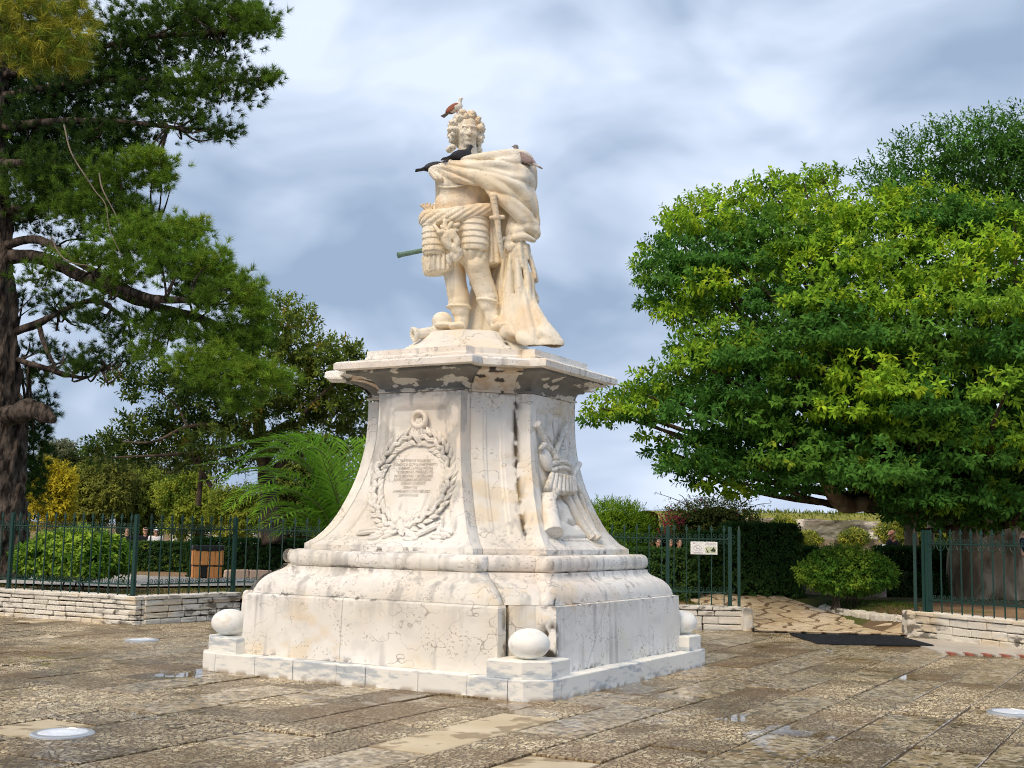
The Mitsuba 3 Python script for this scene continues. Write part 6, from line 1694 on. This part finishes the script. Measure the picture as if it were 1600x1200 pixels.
grass('grass', 'thin grass strip just behind the left fence', [(-11, 22.6), (-5.9, 20.0), (-4.6, 21.9), (3.7, 21.4), (3.5, 23), (-4.5, 24.6), (-7.5, 22.8), (-11, 24.3)], 9000, .07, (.11, .13, .03), 1)
grass('grass', 'patch of short grass at the foot of the round bush', [(6.0, 22.6), (6.6, 21.2), (6.9, 21.2), (7.6, 22.0), (7.2, 23.6), (6.1, 23.6)], 2600, .06, (.10, .15, .03), 2)
# kerbs of the flower beds
for lab, a, b_ in (('pale pinkish stone kerb under the long hedge behind the bin', at(350, 893, 32.5), at(500, 888, 33.5)), ('low stone kerb under the hedge behind the right part of the middle fence', at(1005, 908, 24.0), at(1090, 908, 25.0)), ('low stone kerb between the tall hedge and the round bush', at(1190, 918, 26.5), at(1385, 922, 25.5))):
    k = thing('bed_kerb', lab, 'kerb', kind='structure'); L = np.linalg.norm((b_ - a)[:2]); n = max(2, int(L / .55)); an_ = math.atan2(b_[1] - a[1], b_[0] - a[0])
    for i in range(n):
        p = a + (b_ - a) * ((i + .5) / n); m = rough_block(L / n - .015, .22, .34, .03, .012, i + 900); m.apply_transform(trimesh.transformations.rotation_matrix(an_, [0, 0, 1])); m.apply_translation([p[0], p[1], garden_h(p[0], p[1]) + .10]); put('kerb_stone', m, 'kerb_pink', k)
# ------------------------------------------------------------------ tan litter bin with a black bag
bn = thing('litter_bin', 'square tan litter bin with a black bag folded over its rim, behind the left fence', 'bin')
bc = at(322, 905, 28.5); bc[2] = garden_h(bc[0], bc[1]) + .034
yaw = math.radians(18)
bx = lambda m, x, y, z: m.apply_translation([x, y, z]).apply_transform(trimesh.transformations.rotation_matrix(yaw, [0, 0, 1])).apply_translation(bc)
for i in range(4):
    a = i * math.pi / 2; R = trimesh.transformations.rotation_matrix(a, [0, 0, 1])
    for j in range(4):
        m = cbox(.158, .03, .40, .012).apply_translation([-.243 + .162 * j, -.335, .50]); m.apply_transform(R); put('upper_panel', bx(m, 0, 0, 0), 'bin_tan', bn)
        m = cbox(.150, .03, .27, .012).apply_translation([-.228 + .152 * j, -.315, .135]); m.apply_transform(R)
        if not (i == 0 and j == 1): put('lower_panel', bx(m, 0, 0, 0), 'bin_tan', bn)
put('band', bx(cbox(.66, .66, .025, .006), 0, 0, .285), 'black_plastic', bn); put('lining', bx(cbox(.58, .58, .66, .01), 0, 0, .345), 'black_plastic', bn)
bagp = []
an = np.linspace(0, 2 * np.pi, 49)[:-1]
sq_ = lambda q, z, am, ph: np.c_[q * np.sign(np.cos(an)) * np.abs(np.cos(an))**.14, q * np.sign(np.sin(an)) * np.abs(np.sin(an))**.14, z + am * np.sin(5 * an + ph) + am * np.sin(9 * an)]
m = loft([sq_(.362, .645, .012, 0), sq_(.370, .70, .008, 1), sq_(.360, .745, .006, 2), sq_(.325, .748, .006, 2), sq_(.31, .66, .006, 1)], caps=False)
put('bag', bx(m, 0, 0, 0), 'black_plastic', bn, smooth=50)
# ------------------------------------------------------------------ notice on the fence
nt = thing('notice_board', 'small white notice with an oval plan and a green picture fixed to the fence', 'sign')
n0, n1 = at(1079, 866, 21.06), at(1121, 866, 21.04); nh = (at(1079, 846, 21.06) - n0)[2]; nw = np.linalg.norm(n1 - n0); na = math.atan2(n1[1] - n0[1], n1[0] - n0[0])
def nput(nm, m, mt_, x, z, dy=0.0, label=None):
    m = m.copy(); m.apply_translation([x, dy, z]); m.apply_transform(trimesh.transformations.rotation_matrix(na, [0, 0, 1])); m.apply_translation(n0); put(nm, m, mt_, nt, label=label)


nput('plate', cbox(nw, .012, nh, .004), 'sign_white', nw / 2, nh / 2)
el = spline([[.066 * math.cos(a), 0, .042 * math.sin(a)] for a in np.linspace(0, 2 * math.pi, 17)], 3)
nput('oval', tube(el, .0035, 5, False), 'sign_grey', nw * .26, nh * .49, -.008)
for x, z, w_, h_ in ((-.015, .012, .014, .02), (.012, -.012, .05, .006), (-.01, -.004, .03, .005)): nput('plan_mark', cbox(w_, .004, h_, .001), 'sign_grey', nw * .26 + x, nh * .49 + z, -.008)
nput('crest', cbox(.03, .004, .018, .001), 'sign_grey', nw * .12, nh * .87, -.008)
nput('picture', cbox(nw * .40, .004, nh * .50, .001), 'sign_green', nw * .745, nh * .36, -.0075)
def flat(pts): return fix(trimesh.creation.extrude_polygon(Polygon(pts), .003, engine='earcut').apply_transform(trimesh.transformations.rotation_matrix(math.pi / 2, [1, 0, 0])))
nput('figure', flat([(-.05, -.02), (-.02, 0), (0, .03), (.008, .05), (.012, .03), (.04, .0), (.05, -.02), (.03, -.035), (.02, -.05), (.0, -.03), (-.02, -.05), (-.02, -.03)]), 'sign_dark', nw * .83, nh * .40, -.010)
nput('figure', flat([(-.03, .035), (-.022, .035), (.005, -.01), (.03, -.045), (.0, -.045), (-.005, -.02)]), 'sign_dark', nw * .62, nh * .36, -.010)
for i in range(3): nput('text_line', cbox(nw * .38, .003, .005, .001), 'sign_grey', nw * .74, nh * (.90 - .07 * i), -.0075)
for i in range(3): nput('text_line', cbox(nw * .36, .003, .005, .001), 'sign_grey', nw * .27, nh * (.17 - .05 * i), -.0075)
# ------------------------------------------------------------------ people
def person(label, foot, yaw, shirt, trousers, hair, seated=False, lean=0.0, H=1.74, cap=None, arms=None, group=None, h=.017, bag=None):
    k = thing('person', label, 'person', group)
    q = H / 1.74; R = rotm([0, 0, 1], yaw)
    hip = np.array([0, 0, .92 if not seated else .53]); L_ = rotm([1, 0, 0], lean)
    U = lambda x, y, z: hip + L_ @ (np.array([x, y, z - .92]))
    J = {}
    for s_ in (-1, 1):
        J['h', s_] = hip + [.10 * s_, 0, -.02]
        J['k', s_] = np.array([.11 * s_, -.02, .50]) if not seated else np.array([.13 * s_, -.44, .50])
        J['a', s_] = np.array([.11 * s_, .02, .09]) if not seated else np.array([.13 * s_, -.44, .09])
        J['s', s_] = U(.185 * s_, 0, 1.42)
        e, w_ = (arms or {}).get(s_, ((.24 * s_, .03, 1.15), (.23 * s_, -.10, .92)))
        J['e', s_], J['w', s_] = U(*e), U(*w_)
    lo_, hi_ = np.array([-.5, -.95, -.02]), np.array([.5, .6, 1.85])
    def clay(): return Clay(lo_, hi_, h)
    def done(c_, nm, m_, **kw):
        m = c_.mesh(); m.vertices = (np.array(m.vertices) * q) @ R.T + foot; put(nm, m, m_, k, smooth=True, **kw)
    c_ = clay(); c_.ell(U(0, 0, 1.22), (.155, .10, .24), None, .05).ell(U(0, 0, .97), (.15, .105, .13), None, .05).cone(U(0, 0, 1.42), U(0, -.02, 1.54), .055, .05, .03)
    hd = U(0, -.03, 1.64); c_.ell(hd, (.075, .095, .115), L_, .02).cone(hd + L_ @ np.array([0, -.09, .01]), hd + L_ @ np.array([0, -.115, -.02]), .010, .016, .01).ell(hd + L_ @ np.array([0, -.075, -.085]), (.035, .03, .03), None, .02)
    for s_ in (-1, 1):
        c_.ell(hd + L_ @ np.array([.076 * s_, .01, -.01]), (.014, .022, .03), None, .008)
        c_.cone(U(.05 * s_, 0, 1.42), J['s', s_], .06, .055, .03).cone(J['s', s_], J['e', s_], .05, .042, .02).cone(J['e', s_], J['w', s_], .040, .028, .02)
        d_ = unit(J['w', s_] - J['e', s_]); o = unit(np.cross(d_, [0, 1, .2])); c_.ell(J['w', s_] + d_ * .05, (.04, .035, .045), None, .015)
        for f_ in range(4): a_ = J['w', s_] + d_ * .085 + o * (.027 - .018 * f_); c_.cone(a_, a_ + d_ * (.055 + .012 * (f_ in (1, 2))) + [0, -.012, 0], .010, .009, .004)
        c_.cone(J['w', s_] + d_ * .03 + o * .035, J['w', s_] + d_ * .075 + o * .06, .012, .010, .006)
        c_.cone(J['h', s_], J['k', s_], .085, .058, .03).cone(J['k', s_], J['a', s_], .055, .04, .02).cone(J['a', s_] + [0, .03, -.03], J['a', s_] + [0, -.14, -.05], .04, .035, .02)
    done(c_, 'body', 'skin')
    c_ = clay(); c_.ell(U(0, 0, 1.22), (.185, .125, .26), None, .05).ell(U(0, 0, 1.0), (.175, .125, .14), None, .05)
    for s_ in (-1, 1): c_.cone(U(.06 * s_, 0, 1.40), J['s', s_], .085, .078, .04).cone(J['s', s_], J['s', s_] + (J['e', s_] - J['s', s_]) * .75, .072, .068, .02)
    done(c_, 'shirt', shirt)
    c_ = clay(); c_.ell(hip + [0, 0, .02], (.175, .125, .13), None, .05)
    for s_ in (-1, 1): c_.cone(J['h', s_], J['k', s_], .105, .080, .04).cone(J['k', s_], J['a', s_] + [0, 0, .02], .078, .066, .02)
    done(c_, 'trousers', trousers)
    c_ = clay()
    for s_ in (-1, 1): c_.cone(J['a', s_] + [0, .03, -.04], J['a', s_] + [0, -.15, -.055], .052, .042, .02)
    done(c_, 'shoes', 'cloth_black')
    c_ = clay(); c_.ell(hd + L_ @ np.array([0, .025, .03]), (.088, .10, .105), L_, .02).ell(hd + L_ @ np.array([0, -.09, -.05]), (.066, .07, .095), L_, .01, True)
    done(c_, 'hair', hair)
    if cap:
        c_ = clay(); c_.ell(hd + L_ @ np.array([0, .005, .07]), (.094, .108, .072), L_, .01).ell(hd + L_ @ np.array([0, -.10, .055]), (.07, .09, .016), L_, .01); done(c_, 'cap', cap)
    if bag:
        c_ = clay(); c_.ell(U(*bag[1]), (.15, .12, .20), None, .03); m = c_.mesh(); m.vertices = (np.array(m.vertices) * q) @ R.T + foot
        top('shoulder_bag', m, bag[0], 'red bag carried by the seated person at the left edge', 'bag', smooth=True)
    return k


def ft(px, Yq, seat=0):
    p = at(px, 850, Yq); p[2] = float(garden_h(p[0], p[1])); return p


def bench(p, yaw, lab):
    k = thing('park_bench', lab, 'bench', 'park benches under the seated people'); R = trimesh.transformations.rotation_matrix(yaw, [0, 0, 1])
    for nm, m in [('seat_slat', cbox(1.5, .10, .03, .005).apply_translation([0, -.18 + .12 * i, .43])) for i in range(4)] + [('leg', cbox(.06, .40, .42, .005).apply_translation([x, 0, .21])) for x in (-.6, .6)] + [('back_slat', cbox(1.5, .025, .09, .005).apply_translation([0, .26, .60 + .13 * i])) for i in range(2)]:
        m.apply_transform(R); m.apply_translation(p); put(nm, m, 'bark_dark', k)


GP = ft(1601, 33); person('man in a navy shirt and pale grey trousers at the right edge', GP, .9, 'cloth_navy', 'cloth_grey', 'hair_grey', H=1.78)
person('man in a black shirt and faded cap leaning over behind the round bush', ft(1403, 35), -1.0, 'cloth_black', 'cloth_blue', 'hair_grey', lean=.30, cap='cap_red', arms={-1: ((-.25, -.18, 1.22), (-.18, -.42, 1.12)), 1: ((.25, -.18, 1.22), (.18, -.42, 1.12))})
person('brown-haired person in white bending forward next to the black-shirted man', ft(1372, 35.3), 1.0, 'cloth_white', 'cloth_grey', 'cloth_brown', lean=.55, H=1.62)
p = ft(16, 34); person('person in a cream top seated at the far left edge behind the fence', p, -.4, 'cloth_cream', 'cloth_black', 'hair_dark', seated=True, bag=('cloth_red', (.22, .05, 1.25))); bench(p, -.4, 'dark bench under the seated person at the left edge')
for px, sh, hr, cp, lab in ((198, 'cloth_black', 'hair_dark', None, 'seated grey-haired person in black beyond the hedge, leftmost of three'), (226, 'cloth_black', 'hair_dark', 'cap_red', 'seated person in a pinkish hat, middle of the three beyond the hedge'), (243, 'cloth_white', 'hair_grey', 'sign_white', 'seated person in a white shirt and white hat, rightmost of the three beyond the hedge')):
    p = ft(px, 43); person(lab, p, .3, sh, 'cloth_blue', hr, seated=True, cap=cp, h=.022)
bench(ft(222, 43.05), .3, 'long bench under the three seated people beyond the hedge')
for x, c0, lab in ((1017, 'cloth_red', 'person in a red top seated beyond the hedge right of the pedestal'), (1028, 'cloth_navy', 'person in navy seated beyond the hedge beside the one in red'), (1047, 'cloth_brown', 'person in brown seated beyond the hedge, between the two in navy'), (1061, 'cloth_navy', 'broad person in dark navy seated beyond the hedge, nearest the notice')):
    p = ft(x, 37); person(lab, p, .2, c0, 'cloth_blue', 'hair_dark', seated=True, h=.022)
bench(ft(1022, 37.05), .2, 'bench under the two seated people next to the pedestal'); bench(ft(1054, 37.05), .2, 'bench under the two seated people next to the notice')
# white posts among the far trees
for i, (px, h0) in enumerate(((273, .95), (296, 1.05), (322, .95), (337, 1.0), (372, .95), (395, .95), (306, .35), (283, .3))):
    p = at(px, 850, 50); p[2] = .05; an_ = np.linspace(0, 2 * np.pi, 13)[:-1]; rg2 = lambda r_, z: np.c_[p[0] + r_ * np.cos(an_), p[1] + r_ * np.sin(an_), np.full(12, p[2] + z)]
    k = thing('white_pillar', ['tall slim white pillar', 'tall slim white pillar', 'tall slim white pillar', 'tall slim white pillar', 'tall slim white pillar', 'tall slim white pillar', 'low white bollard', 'low white bollard'][i] + [' standing leftmost beyond the far hedge', ' second from the left beyond the hedge', ' just left of the bin', ' right behind the bin', ' right of the bin behind the long hedge', ' rightmost behind the long hedge', ' right of the second white pillar', ' between the first two white pillars'][i], 'pillar', 'white pillars among the far trees')
    put('shaft', loft([rg2(.17, .12), rg2(.14, .2), rg2(.12, h0 + .2)]), 'white_paint', k, smooth=40); put('foot', loft([rg2(.22, -.1), rg2(.22, .12)]), 'white_paint', k, smooth=40); put('cap', loft([rg2(.16, h0 + .2), rg2(.16, h0 + .26), rg2(.08, h0 + .32)]), 'white_paint', k, smooth=40)
